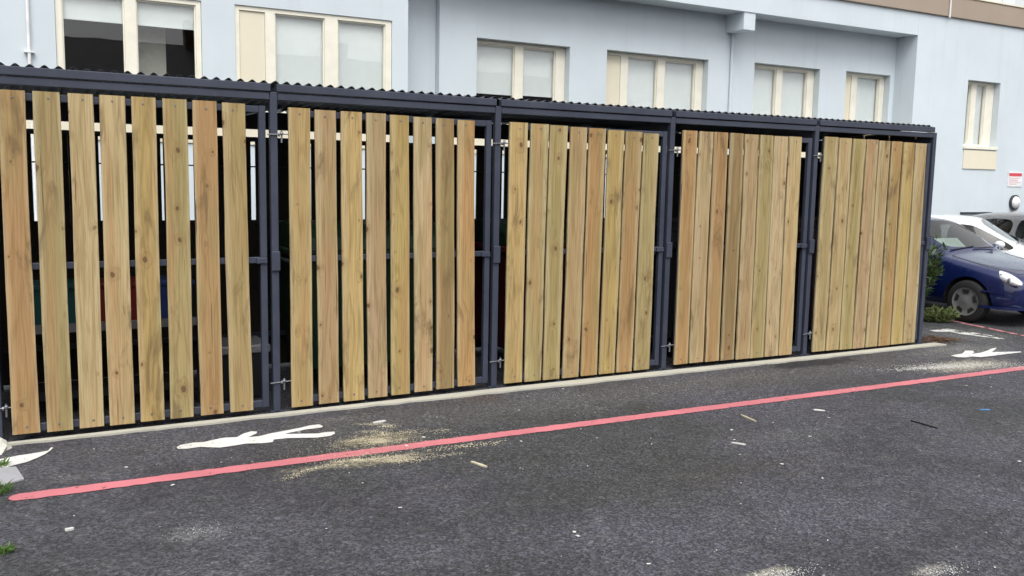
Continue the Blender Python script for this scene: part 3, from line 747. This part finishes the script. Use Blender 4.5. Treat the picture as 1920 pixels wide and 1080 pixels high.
crate(0.69, 'crate_red', 'red plastic crate on the rack behind the nearest gate')
crate(1.06, 'crate_blue', 'blue plastic crate on the rack behind the nearest gate', 0.30)
sb = empty('small_bin', (1.52, 0.62, 0.0)); tag(sb, 'low dark bin with grey lid behind the right edge of the nearest gate', 'bin')
MB().add([(-.19, -.17, 0), (.19, -.17, 0), (.19, .17, 0), (-.19, .17, 0), (-.22, -.2, .36), (.22, -.2, .36), (.22, .2, .36), (-.22, .2, .36)],
         [(3, 2, 1, 0), (4, 5, 6, 7), (0, 1, 5, 4), (1, 2, 6, 5), (2, 3, 7, 6), (3, 0, 4, 7)]).build('bin_body', 'bin_black', sb, 0.01)
MB().box(-.235, .235, -.215, .215, .362, .43).build('lid', 'rack_steel', sb, 0.012)

# ------------------------------------------------------------------ paint on the asphalt
def flat(name, poly, mat, z, th=0.0015):
    a = sum(poly[i][0] * poly[(i + 1) % len(poly)][1] - poly[(i + 1) % len(poly)][0] * poly[i][1] for i in range(len(poly)))
    if a < 0: poly = poly[::-1]
    tri = tessellate_polygon([[Vector((x, y, 0)) for x, y in poly]])
    fs = []
    for a_, b_, c_ in tri:
        (x1, y1), (x2, y2), (x3, y3) = poly[a_], poly[b_], poly[c_]
        fs.append((a_, b_, c_) if (x2 - x1) * (y3 - y1) - (x3 - x1) * (y2 - y1) > 0 else (a_, c_, b_))
    me = bpy.data.meshes.new(name); me.from_pydata([(x, y, z) for x, y in poly], [], fs); me.materials.append(M[mat])
    o = bpy.data.objects.new(name, me); C.objects.link(o); return o
def rough_line(p0, p1, w, n=120, j=0.004, curve=()):
    p0 = Vector(p0); p1 = Vector(p1); d = (p1 - p0).normalized(); nn = Vector((-d.y, d.x)); A = []; B = []
    for i in range(n + 1):
        k = i / n; c = p0.lerp(p1, k) + nn * sum(a * math.sin(b * k + e) for a, b, e in curve)
        A.append(tuple(c + nn * (w / 2 + random.uniform(-j, j)))); B.append(tuple(c - nn * (w / 2 + random.uniform(-j, j))))
    # rounded start
    c = p0 + nn * sum(a * math.sin(e) for a, b, e in curve)
    cap = [tuple(c - d * (w / 2) * math.sin(t) + nn * (w / 2) * math.cos(t)) for t in [math.pi * q / 8 for q in range(1, 8)]]
    return A[::-1] + cap + B
tag(flat('red_line', rough_line((0.0, -1.243), (8.95, -1.36), 0.115, 220, 0.006, ((0.015, 4.5, 0.4),)), 'red_paint', 0.004),
    'long red painted line across the asphalt in front of the gates', 'painted line')
tag(flat('pink_line', rough_line((10.74, 0.92), (10.30, -1.1), 0.075, 40, 0.006), 'pink_paint', 0.004),
    'faded pink painted line beside the blue car', 'painted line')
FIG1 = [(0.884, -0.653), (0.912, -0.613), (0.995, -0.593), (1.06, -0.61), (1.123, -0.584), (1.198, -0.563), (1.276, -0.585), (1.334, -0.516), (1.395, -0.486), (1.427, -0.51), (1.411, -0.552), (1.341, -0.616), (1.412, -0.625), (1.494, -0.59), (1.6, -0.566), (1.708, -0.54), (1.796, -0.504), (1.861, -0.507), (1.87, -0.564), (1.847, -0.594), (1.744, -0.593), (1.608, -0.629), (1.579, -0.645), (1.782, -0.724), (1.836, -0.715), (1.896, -0.728), (1.888, -0.774), (1.842, -0.816), (1.754, -0.818), (1.575, -0.749), (1.48, -0.742), (1.46, -0.797), (1.395, -0.794), (1.297, -0.758), (1.189, -0.774), (1.131, -0.778), (1.06, -0.736), (1.02, -0.708), (0.941, -0.714), (0.888, -0.694)]
FIG2 = [(8.507, -0.658), (8.608, -0.643), (8.732, -0.633), (8.917, -0.536), (8.991, -0.568), (8.922, -0.639), (8.803, -0.688), (8.964, -0.682), (9.148, -0.634), (9.31, -0.574), (9.412, -0.564), (9.274, -0.636), (9.122, -0.699), (9.269, -0.762), (9.45, -0.814), (9.41, -0.848), (9.285, -0.845), (9.056, -0.845), (8.858, -0.848), (8.731, -0.841), (8.682, -0.782), (8.565, -0.788), (8.498, -0.741)]
STROKE = [(9.744, 0.532), (9.836, 0.514), (9.995, 0.528), (10.085, 0.525), (10.098, 0.42), (10.122, 0.215), (10.146, 0.017), (10.102, -0.118), (10.058, -0.249), (9.991, -0.191), (9.937, -0.019), (9.882, 0.157), (9.869, 0.257), (9.854, 0.358), (9.735, 0.439)]
BLOB = [(-0.138, -0.407), (-0.1, -0.464), (-0.062, -0.45), (-0.005, -0.43), (0.06, -0.421), (0.145, -0.401), (0.162, -0.395), (0.181, -0.327), (0.194, -0.338), (0.178, -0.387), (0.146, -0.461), (0.096, -0.53), (0.043, -0.59), (-0.013, -0.618), (-0.05, -0.638), (-0.075, -0.67), (-0.099, -0.644), (-0.135, -0.658)]
PLATE = [(-0.123, -0.664), (-0.017, -0.683), (0.022, -0.943), (-0.063, -0.991), (-0.12, -1.049)]
tag(flat('walking_figure_marking', FIG1, 'white_paint', 0.0045), 'white painted walking figure in front of the nearest gate', 'marking')
tag(flat('walking_figure_marking', FIG2, 'white_paint', 0.0045), 'small white painted walking figure past the right end of the bin store', 'marking')
tag(flat('white_stroke_marking', STROKE, 'thin_white_paint', 0.0045), 'worn white painted stroke between the bin store corner and the blue car', 'marking')
tag(flat('white_blade_marking', BLOB, 'white_paint', 0.0045), 'white pointed painted shape at the left edge of the asphalt', 'marking')
pm = MB().prism([(x, y) for x, y in PLATE], 0.003, 0.012).build('grey_sheet', 'grey_sheet'); tag(pm, 'flat grey sheet lying at the left edge by the white shape', 'sheet')

# ------------------------------------------------------------------ cars
def make_car(name, label, x, y0, mat, sc=1.0, hz=1.0, rz=0.0, card=False):
    e = empty(name, (x, y0, 0), rz); tag(e, label, 'car', 'cars parked nose out beside the building')
    # y, [ (half width, z) x 9 : bottom centre .. roof centre ]
    st = [
     (0.00, [(0, .24), (.34, .24), (.44, .28), (.47, .40), (.43, .51), (.38, .545), (.30, .56), (.2, .565), (0, .57)]),
     (0.07, [(0, .20), (.52, .20), (.62, .25), (.66, .41), (.62, .55), (.56, .60), (.46, .625), (.3, .635), (0, .64)]),
     (0.28, [(0, .19), (.62, .19), (.725, .23), (.765, .42), (.735, .61), (.68, .665), (.57, .69), (.36, .705), (0, .715)]),
     (0.70, [(0, .19), (.64, .19), (.745, .22), (.785, .43), (.762, .70), (.71, .745), (.60, .765), (.38, .785), (0, .80)]),
     (1.02, [(0, .18), (.65, .18), (.75, .22), (.79, .44), (.77, .78), (.715, .81), (.63, .825), (.42, .84), (0, .855)]),
     (1.10, [(0, .18), (.65, .18), (.75, .22), (.79, .44), (.772, .80), (.715, .825), (.66, .84), (.585, .855), (0, .885)]),
     (1.17, [(0, .18), (.65, .18), (.75, .22), (.79, .44), (.774, .81), (.715, .845), (.67, .87), (.59, .90), (0, .935)]),
     (1.72, [(0, .18), (.65, .18), (.75, .22), (.79, .44), (.775, .84), (.70, 1.0), (.61, 1.16), (.53, 1.235), (0, 1.285)]),
     (1.80, [(0, .18), (.65, .18), (.75, .22), (.79, .44), (.775, .84), (.70, 1.0), (.605, 1.18), (.53, 1.26), (0, 1.305)]),
     (2.12, [(0, .18), (.65, .18), (.75, .22), (.79, .44), (.775, .85), (.70, 1.01), (.605, 1.20), (.53, 1.285), (0, 1.33)]),
     (2.19, [(0, .18), (.65, .18), (.75, .22), (.79, .44), (.775, .85), (.70, 1.01), (.605, 1.20), (.53, 1.285), (0, 1.33)]),
     (2.85, [(0, .19), (.65, .19), (.75, .22), (.785, .45), (.765, .88), (.69, 1.02), (.60, 1.18), (.52, 1.265), (0, 1.315)]),
     (3.22, [(0, .22), (.62, .22), (.72, .26), (.765, .46), (.735, .88), (.65, 1.0), (.56, 1.12), (.48, 1.20), (0, 1.25)]),
     (3.50, [(0, .24), (.56, .24), (.66, .28), (.70, .46), (.665, .78), (.60, .84), (.52, .90), (.42, .94), (0, .96)]),
     (3.56, [(0, .28), (.44, .28), (.52, .32), (.56, .45), (.53, .64), (.47, .70), (.4, .73), (.3, .75), (0, .76)]),
    ]
    K = 9; ring = []
    V = []; F = []; MI = []
    for (yy, pts) in st:
        half = [(w, z) for w, z in pts]
        row = [(-w * sc, yy * sc, z * sc * (hz if z > .8 else 1)) for w, z in half] + [(w * sc, yy * sc, z * sc * (hz if z > .8 else 1)) for w, z in reversed(half[1:-1])]
        ring.append(len(V)); V += row
    n = 2 * K - 2
    for s in range(len(st) - 1):
        for q in range(n):
            F.append((ring[s] + q, ring[s] + (q + 1) % n, ring[s + 1] + (q + 1) % n, ring[s + 1] + q))
            h = q if q < K - 1 else n - 1 - q          # half index of the face, 0..7
            mi = 0
            if 6 <= s <= 6 and h == 7: mi = 1                       # windscreen
            if s == 6 and h in (4, 5): mi = 2
            if s in (7, 8, 10) and h in (4, 5): mi = 2
            if s in (12,) and h == 7: mi = 1
            MI.append(mi)
    F.append(tuple(ring[0] + q for q in reversed(range(n)))); MI.append(0)
    F.append(tuple(ring[-1] + q for q in range(n))); MI.append(0)
    me = bpy.data.meshes.new('tmp'); me.from_pydata(V, [], F)
    for k in range(4): me.materials.append(M[mat] if k == 0 else (M['car_glass'] if k < 3 else M['black_plastic']))
    me.polygons.foreach_set('material_index', MI)
    bm = bmesh.new(); bm.from_mesh(me); bmesh.ops.recalc_face_normals(bm, faces=bm.faces)
    cl = bm.edges.layers.float.new('crease_edge')
    for ed in bm.edges:
        a = {f.material_index for f in ed.link_faces}
        if len(a) > 1: ed[cl] = 0.75
    bm.to_mesh(me); bm.free()
    tmp = bpy.data.objects.new('tmp', me); C.objects.link(tmp)
    ss = tmp.modifiers.new('s', 'SUBSURF'); ss.levels = 2; ss.render_levels = 2
    cuts = []
    AX = (0.70 * sc, 2.86 * sc); WR = 0.275 * sc
    for ay in AX:
        for sx in (-1, 1):
            cm = MB().tube((sx * 0.50 * sc, ay, WR), (sx * 1.0 * sc, ay, WR), WR * 1.17, n=28).build('cut', 'black_plastic'); cuts.append(cm)
            cm.data.materials.clear()
            for k in range(4): cm.data.materials.append(M['black_plastic'])
            for pgn in cm.data.polygons: pgn.material_index = 3
            b = tmp.modifiers.new('b', 'BOOLEAN'); b.object = cm; b.operation = 'DIFFERENCE'; b.solver = 'EXACT'
    bpy.context.view_layer.update()
    ev = tmp.evaluated_get(bpy.context.evaluated_depsgraph_get()); full = bpy.data.meshes.new_from_object(ev)
    for cm in cuts: bpy.data.objects.remove(cm, do_unlink=True)
    bpy.data.objects.remove(tmp, do_unlink=True)
    def take(nm, test, mm):
        bm = bmesh.new(); bm.from_mesh(full)
        bmesh.ops.delete(bm, geom=[f for f in bm.faces if not test(f)], context='FACES')
        for f in bm.faces: f.smooth = True
        for ed in bm.edges:
            if len(ed.link_faces) == 2 and ed.calc_face_angle(0) > R(35): ed.smooth = False
        if len(mm) == 1:
            for f in bm.faces: f.material_index = 0
        else:
            for f in bm.faces: f.material_index = 1 if f.material_index == 3 else 0
        r = bpy.data.meshes.new(nm); bm.to_mesh(r); bm.free()
        for q in mm: r.materials.append(M[q])
        o = bpy.data.objects.new(nm, r); C.objects.link(o); o.parent = e; return o
    take('body', lambda f: f.material_index in (0, 3), (mat, 'black_plastic'))
    take('windscreen', lambda f: f.material_index == 1 and f.calc_center_median().y < 2 * sc, ('car_glass',))
    take('rear_window', lambda f: f.material_index == 1 and f.calc_center_median().y > 2 * sc, ('dark_car_glass',))
    for sx in (-1, 1):
        take('side_window', lambda f: f.material_index == 2 and f.calc_center_median().x * sx > 0, ('dark_car_glass',))
    for ay in AX:
        for sx in (-1, 1):
            wl = MB(); r = WR; hw = 0.085 * sc
            wl.lathe([(-hw, r * .66), (-hw, r * .86), (-hw * .8, r * .965), (-hw * .4, r), (hw * .4, r), (hw * .8, r * .965), (hw, r * .86), (hw, r * .66)], 'x', 32)
            w = wl.build('wheel', 'rubber', e, 0, True, (sx * 0.70 * sc, ay, r))
            o_ = sx * hw
            MB().lathe([(o_ * .75, r * .67), (o_ * .98, r * .66), (o_ * .9, r * .60), (o_ * .80, r * .35), (o_ * 1.0, r * .15), (o_ * 1.02, 0.001)], 'x', 32).build('rim', 'hubcap', w, 0, True)
            for k in range(5):
                t = 2 * math.pi * k / 5 + 0.3; cy, cz = math.cos(t) * r * .50, math.sin(t) * r * .50
                wd_ = []
                for (tt, rr_) in ((-.30, .40), (.30, .40), (.34, .585), (-.34, .585)): wd_.append((math.cos(t + tt) * r * rr_, math.sin(t + tt) * r * rr_))
                MB().add([(o_ * .5, q0, q1) for q0, q1 in wd_] + [(o_ * 0.93, q0, q1) for q0, q1 in wd_], [(3, 2, 1, 0), (4, 5, 6, 7), (0, 1, 5, 4), (1, 2, 6, 5), (2, 3, 7, 6), (3, 0, 4, 7)]).build('rim_opening', 'black_plastic', w)
    for sx in (-1, 1):
        hl = MB().ball((0, 0, 0), 0.085 * sc, 0.27 * sc, 0.062 * sc, 20, 12).build('headlight', 'lamp_lens', e, 0, True, (sx * 0.628 * sc, 0.27 * sc, 0.615 * sc))
        hl.rotation_euler = (R(13), 0, sx * R(20))
        for hy, hr in ((-0.12, 0.036), (0.03, 0.042)):
            MB().ball((sx * 0.056 * sc, hy * sc, 0.004), 0.024 * sc, hr * sc, hr * sc, 12, 8).build('lamp_reflector', 'hubcap', hl, 0, True)
        MB().ball((0, 0, 0), 0.05 * sc, 0.075 * sc, 0.06 * sc, 12, 8).build('mirror', mat, e, 0, True, (sx * 0.845 * sc, 1.36 * sc, 0.875 * sc))
        MB().box(-0.06 * sc, 0.06 * sc, -0.012, 0.012, -0.012, 0.012).build('mirror_arm', 'black_plastic', e, 0, False, (sx * 0.79 * sc, 1.37 * sc, 0.85 * sc))
        MB().box(-0.02, 0.005, -0.07, 0.07, -0.012, 0.012).build('door_handle', mat, e, 0.004, False, (sx * 0.788 * sc, 2.02 * sc, 0.74 * sc))
    # bumper strip wrapping the nose
    def strip(nm, z, h, out, mt, ys=((-1, 0.50), (-0.93, 0.29), (-0.83, 0.10), (-0.6, 0.015), (0, -0.012), (0.6, 0.015), (0.83, 0.10), (0.93, 0.29), (1, 0.50))):
        s = MB(); v = []; hw = 0.785 * sc
        for a, yy in ys:
            xx = a * hw; oy = yy * sc
            d = Vector((a * 0.9, -1 + abs(a) * 0.6, 0)).normalized() * out
            for zz in (z, z + h): v.append((xx + d.x, oy + d.y, zz * sc))
            for zz in (z, z + h): v.append((xx - d.x * 3, oy - d.y * 3, zz * sc))
        f = []
        for i in range(len(ys) - 1):
            b = 4 * i; f += [(b, b + 4, b + 5, b + 1), (b + 1, b + 5, b + 7, b + 3), (b + 2, b + 3, b + 7, b + 6), (b, b + 2, b + 6, b + 4)]
        s.add(v, f + [(0, 1, 3, 2), (4 * len(ys) - 4, 4 * len(ys) - 2, 4 * len(ys) - 1, 4 * len(ys) - 3)]).build(nm, mt, e, 0, True)
    strip('bumper_strip', 0.425, 0.022, 0.006, mat)
    strip('bumper_lip', 0.225, 0.03, 0.010, mat)
    MB().box(-0.33 * sc, 0.33 * sc, -0.012, 0.05, 0.24 * sc, 0.36 * sc).build('grille', 'black_plastic', e)
    MB().box(-0.25, 0.25, -0.028, -0.012, 0.375 * sc, 0.375 * sc + 0.09).build('number_plate', 'white_plastic', e)
    body_bvh = BVHTree.FromPolygons([v_.co[:] for v_ in full.vertices], [tuple(p_.vertices) for p_ in full.polygons])
    def seam(path, nm='panel_gap'):
        pts = []
        for (px_, py_) in path:
            hit = body_bvh.ray_cast(Vector((px_ * sc, py_ * sc, 3)), Vector((0, 0, -1)))
            if hit[0] is not None: pts.append(hit[0])
        mb_ = MB()
        for a_, b_ in zip(pts, pts[1:]): mb_.tube(a_, b_, 0.0045, n=6)
        mb_.build(nm, 'black_plastic', e)
    for sx in (-1, 1): seam([(sx * (0.50 + 0.10 * min(1, q / 4)), 0.20 + 0.085 * q) for q in range(11)])
    seam([(-0.50 + 0.1 * q, 0.20 - 0.05 * (1 - ((q - 5) / 5) ** 2)) for q in range(11)])
    # interior
    MB().box(-0.62 * sc, 0.62 * sc, 1.16 * sc, 1.50 * sc, 0.55 * sc, 0.80 * sc).build('dashboard', 'black_plastic', e, 0.03)
    if card:
        ob_ = MB().box(-0.57 * sc, 0.42 * sc, 1.215 * sc, 1.222 * sc, 0, 0.22 * sc).build('sunshade', 'dash_card', e, 0, False, (0, 0, 0))
        ob_.location = (0, 1.24 * sc - 1.06 * sc, 0.79 * sc); ob_.rotation_euler = (0, 0, 0)
        for q in ob_.data.vertices: q.co.y += (q.co.z) * 1.25; q.co.y -= 0.0
    MB().box(-0.66 * sc, 0.66 * sc, 1.1 * sc, 3.2 * sc, 0.24 * sc, 0.30 * sc).build('floor_pan', 'black_plastic', e)
    for sx in (-0.36, 0.36):
        MB().box((sx - 0.22) * sc, (sx + 0.22) * sc, 1.75 * sc, 2.2 * sc, 0.32 * sc, 0.52 * sc).build('seat', 'seat_cloth', e, 0.04)
        MB().box((sx - 0.21) * sc, (sx + 0.21) * sc, 2.12 * sc, 2.26 * sc, 0.5 * sc, 1.0 * sc).build('seat_back', 'seat_cloth', e, 0.05)
        MB().box((sx - 0.12) * sc, (sx + 0.12) * sc, 2.15 * sc, 2.25 * sc, 1.02 * sc, 1.16 * sc).build('headrest', 'seat_cloth', e, 0.04)
    wp = MB().tube((-0.5 * sc, 1.14 * sc, 0.90 * sc), (0.05 * sc, 1.17 * sc, 0.935 * sc), 0.008); wp.tube((0.0, 1.13 * sc, 0.915 * sc), (0.5 * sc, 1.15 * sc, 0.915 * sc), 0.008)
    wp.build('wiper', 'black_plastic', e)
    return e
make_car('parked_car', 'dark blue hatchback parked nose out, closest to the bin store', 11.58, 0.12, 'blue_car_paint', 1.0, 1.0, R(2), True)
make_car('parked_car', 'white hatchback parked behind the dark blue car', 14.56, 1.15, 'white_car_paint', 1.0, 0.975, R(28))
make_car('parked_car', 'dark grey car parked beyond the white car', 16.55, 1.28, 'grey_car_paint', 1.0, 0.99, R(1))

# ------------------------------------------------------------------ plants
def blade(mb, p, d, L, w, bend):
    d = Vector(d).normalized(); s = d.cross(Vector((random.uniform(-1, 1), random.uniform(-1, 1), 0.2))).normalized() * w
    p = Vector(p); m_ = p + d * L * 0.5; t_ = p + d * L + Vector((0, 0, -bend * L)) + Vector((d.x, d.y, 0)) * bend * L * 0.4
    mb.add([p - s * .6, p + s * .6, m_ + s, m_ - s, t_], [(0, 1, 2, 3), (3, 2, 4)])
def needle_bush(name, label, loc, rx, ry, h, stems, per, leaf, Lf, wf):
    e = empty(name, loc); tag(e, label, 'bush'); st = MB(); cr = MB()
    for i in range(stems):
        a = random.uniform(0, 6.28); r = math.sqrt(random.random())
        b = Vector((math.cos(a) * r * rx * 0.5, math.sin(a) * r * ry * 0.5, 0))
        hh = h * random.uniform(0.6, 1.0) * (1 - 0.3 * r)
        t = Vector((math.cos(a) * r * rx * random.uniform(.8, 1.15), math.sin(a) * r * ry * random.uniform(.8, 1.15), hh))
        st.tube(b, t, 0.007, 0.003, 4)
        for k in range(per):
            f = random.uniform(0.06, 1.0); p = b.lerp(t, f) + Vector((random.gauss(0, .015), random.gauss(0, .015), 0))
            dz = (t - b).normalized()
            d = dz * random.uniform(0.4, 1.2) + Vector((random.gauss(0, .5), random.gauss(0, .5), random.gauss(0, .2)))
            blade(cr, p, d, Lf * random.uniform(.6, 1.3), wf, random.uniform(0, .3))
    st.build('stem', 'bark', e); cr.build('crown', leaf, e)
needle_bush('bush', 'dark green upright bush between the bin store and the blue car', (10.22, 1.62, 0), 0.36, 0.80, 1.62, 230, 80, 'bush_leaf', 0.10, 0.008)
needle_bush('bush', 'sprawling low yellow green weed beside the front wheel of the blue car', (10.50, 0.98, 0), 0.30, 0.22, 0.20, 40, 30, 'weed_leaf', 0.07, 0.008)
def tuft(loc, n, h, spread, label):
    e = MB()
    for i in range(n):
        a = random.uniform(0, 6.28); r = random.random() ** .7 * spread
        d = Vector((math.cos(a) * .5 + random.gauss(0, .3), math.sin(a) * .5 + random.gauss(0, .3), 1))
        blade(e, (math.cos(a) * r, math.sin(a) * r, 0), d, h * random.uniform(.4, 1.1), 0.004, random.uniform(.1, .6))
    tag(e.build('weed_tuft', 'grass_leaf', None, 0, False, loc), label, 'weed')
tuft((-0.115, -1.12, 0), 110, 0.10, 0.055, 'bright green weed tuft at the left edge where the red line starts')
tuft((-0.11, -0.62, 0), 60, 0.09, 0.05, 'small green weed tuft at the left edge by the white shape')
tuft((-0.075, -2.0, 0), 70, 0.05, 0.035, 'tiny green weed tuft at the left edge below the red line')
# lump of concrete at the left end of the slab
lm = MB().ball((0, 0, 0), 0.16, 0.15, 0.085, 14, 10)
lm.v = [(x * random.uniform(.85, 1.15), y * random.uniform(.85, 1.15), max(0, z) * random.uniform(.8, 1.2)) for x, y, z in lm.v]
tag(lm.build('concrete_lump', 'lumpy_concrete', None, 0, False, (-0.20, -0.22, 0)), 'rough pale lump of concrete at the left end of the slab', 'concrete')

# ------------------------------------------------------------------ litter
def chip(mb, x, y, z, a, l, w, t, tilt):
    c, s = math.cos(a), math.sin(a); v = []
    for zz in (0, t):
        for (u, q) in ((-l, -w), (l, -w * .8), (l * .9, w), (-l * .8, w)):
            v.append((x + c * u - s * q, y + s * u + c * q, z + zz + max(0, u) * tilt))
    mb.add(v, [(3, 2, 1, 0), (4, 5, 6, 7), (0, 1, 5, 4), (1, 2, 6, 5), (2, 3, 7, 6), (3, 0, 4, 7)])
sw = MB()
def scatter(mb, n, x, y, sx, sy, rot=0.0, l=(.002, .006)):
    for i in range(n):
        u, q = random.gauss(0, sx), random.gauss(0, sy)
        px_, py_ = x + u * math.cos(rot) - q * math.sin(rot), y + u * math.sin(rot) + q * math.cos(rot)
        L = random.uniform(*l) * (1.8 if random.random() < .06 else 1)
        chip(mb, px_, py_, 0.0052, random.uniform(0, 6.28), L, L * random.uniform(.3, .8), random.uniform(.0008, .002), random.uniform(0, .3))
for _ in range(16): scatter(sw, random.randint(60, 190), random.gauss(2.14, .17), random.gauss(-1.00, .10), random.uniform(.02, .09), random.uniform(.012, .035), random.uniform(-.5, .2), (.0012, .0035))
for _ in range(16): q_ = random.gauss(0, .20); scatter(sw, random.randint(50, 170), 2.02 + q_, -1.45 - q_ * .3 + random.gauss(0, .05), random.uniform(.03, .10), random.uniform(.01, .025), random.uniform(-.5, .1), (.0012, .0035))
for q_ in range(7): scatter(sw, 70, 1.78 - q_ * .07, -1.40 - .004 * q_ * q_ , .04, .016, .2, (.0012, .003))
scatter(sw, 160, 2.62, -1.42, 0.14, 0.03, -0.05)
scatter(sw, 1100, 2.05, -1.18, 0.30, 0.17, -.15, (.0012, .003))
tag(sw.build('sawdust', 'chip_wood'), 'pale sawdust spilled around the red line in front of the gates', 'sawdust', None, 'stuff')
sw = MB()
scatter(sw, 1500, 8.15, -1.03, 0.34, 0.06, -0.28, (.0015, .004))
scatter(sw, 800, 8.75, -1.35, 0.35, 0.06, -0.25, (.0015, .004))
scatter(sw, 700, 7.75, -1.0, 0.25, 0.04, -0.2)
tag(sw.build('sawdust', 'chip_white'), 'pale dust spilled over the far right end of the red line', 'sawdust', None, 'stuff')
sw = MB()
scatter(sw, 500, 2.95, -3.80, 0.10, 0.03, 0, (.001, .003)); scatter(sw, 250, 3.66, -4.10, 0.10, 0.03, 0, (.001, .0025)); scatter(sw, 70, 0.75, -2.15, 0.10, 0.06, 0, (.001, .0025))
tag(sw.build('sawdust', 'chip_white'), 'white powdery scraps along the bottom of the yard', 'sawdust', None, 'stuff')
sw = MB()
for i in range(120):
    x = random.uniform(-0.2, 8.5); y = random.uniform(-4.3, -0.25); L = random.choice((.003, .003, .004, .004, .005, .007, .011))
    chip(sw, x, y, 0.0052, random.uniform(0, 6.28), L, L * random.uniform(.4, .8), random.uniform(.001, .004), 0.1)
tag(sw.build('litter_crumbs', 'chip_white'), 'small pale crumbs and chips scattered over the asphalt', 'litter', None, 'stuff')
sw = MB()
for i in range(420):
    x = random.gauss(9.22, .13); y = random.gauss(0.0, .09)
    chip(sw, x, y, 0.0052 + random.random() * .035 * math.exp(-((x - 9.2) / .15) ** 2), random.uniform(0, 6.28), random.uniform(.006, .02), random.uniform(.004, .009), .002, random.uniform(0, .8))
tag(sw.build('dead_leaves', 'dead_leaf'), 'brown dead leaves and dirt at the corner of the bin store', 'leaves', None, 'stuff')
def litter(name, label, a, b, w, t, mat, cat):
    a = Vector(a); b = Vector(b); d = b - a; L = d.length; n = 6; A = []; B = []; u = d.normalized(); q = Vector((-u.y, u.x))
    for i in range(n + 1):
        c = d * (i / n) - d / 2; j = w * random.uniform(.55, 1.0) * (0.55 if i in (0, n) else 1); A.append(tuple((c + q * j).to_2d())); B.append(tuple((c - q * j * random.uniform(.7, 1)).to_2d()))
    o = MB().prism(B + A[::-1], 0.0, t).build(name, mat, None, 0, False, ((a.x + b.x) / 2, (a.y + b.y) / 2, 0.001)); tag(o, label, cat)
litter('stick', 'thin black stick lying on the asphalt at the right', (5.851, -2.241), (5.848, -2.464), 0.007, 0.010, 'rubber', 'stick')
litter('wood_splinter', 'pale wood splinter below the red line right of the middle gate', (4.792, -1.569), (4.764, -1.757), 0.011, 0.008, 'chip_wood', 'splinter')
litter('white_offcut', 'white bent offcut lying nearer the camera than the pale splinter', (4.22, -2.10), (4.27, -2.18), 0.008, 0.008, 'chip_white', 'offcut')
litter('white_offcut', 'flat white offcut just below the red line, right of the pale splinter', (5.43, -1.686), (5.489, -1.749), 0.018, 0.006, 'chip_white', 'offcut')
litter('blue_scrap', 'small blue scrap on the asphalt near the right edge of the photo', (6.657, -2.246), (6.733, -2.281), 0.010, 0.006, 'blue_scrap', 'scrap')
litter('wood_chip', 'pale wood chip below the red line, right of the sawdust', (2.449, -1.725), (2.485, -1.858), 0.016, 0.008, 'chip_wood', 'chip')
litter('white_offcut', 'thin white offcut above the sawdust by the second gate', (2.215, -0.628), (2.314, -0.611), 0.018, 0.008, 'chip_white', 'offcut')
litter('white_offcut', 'white chip below the start of the red line at the left', (0.183, -1.849), (0.221, -1.844), 0.014, 0.010, 'chip_white', 'offcut')
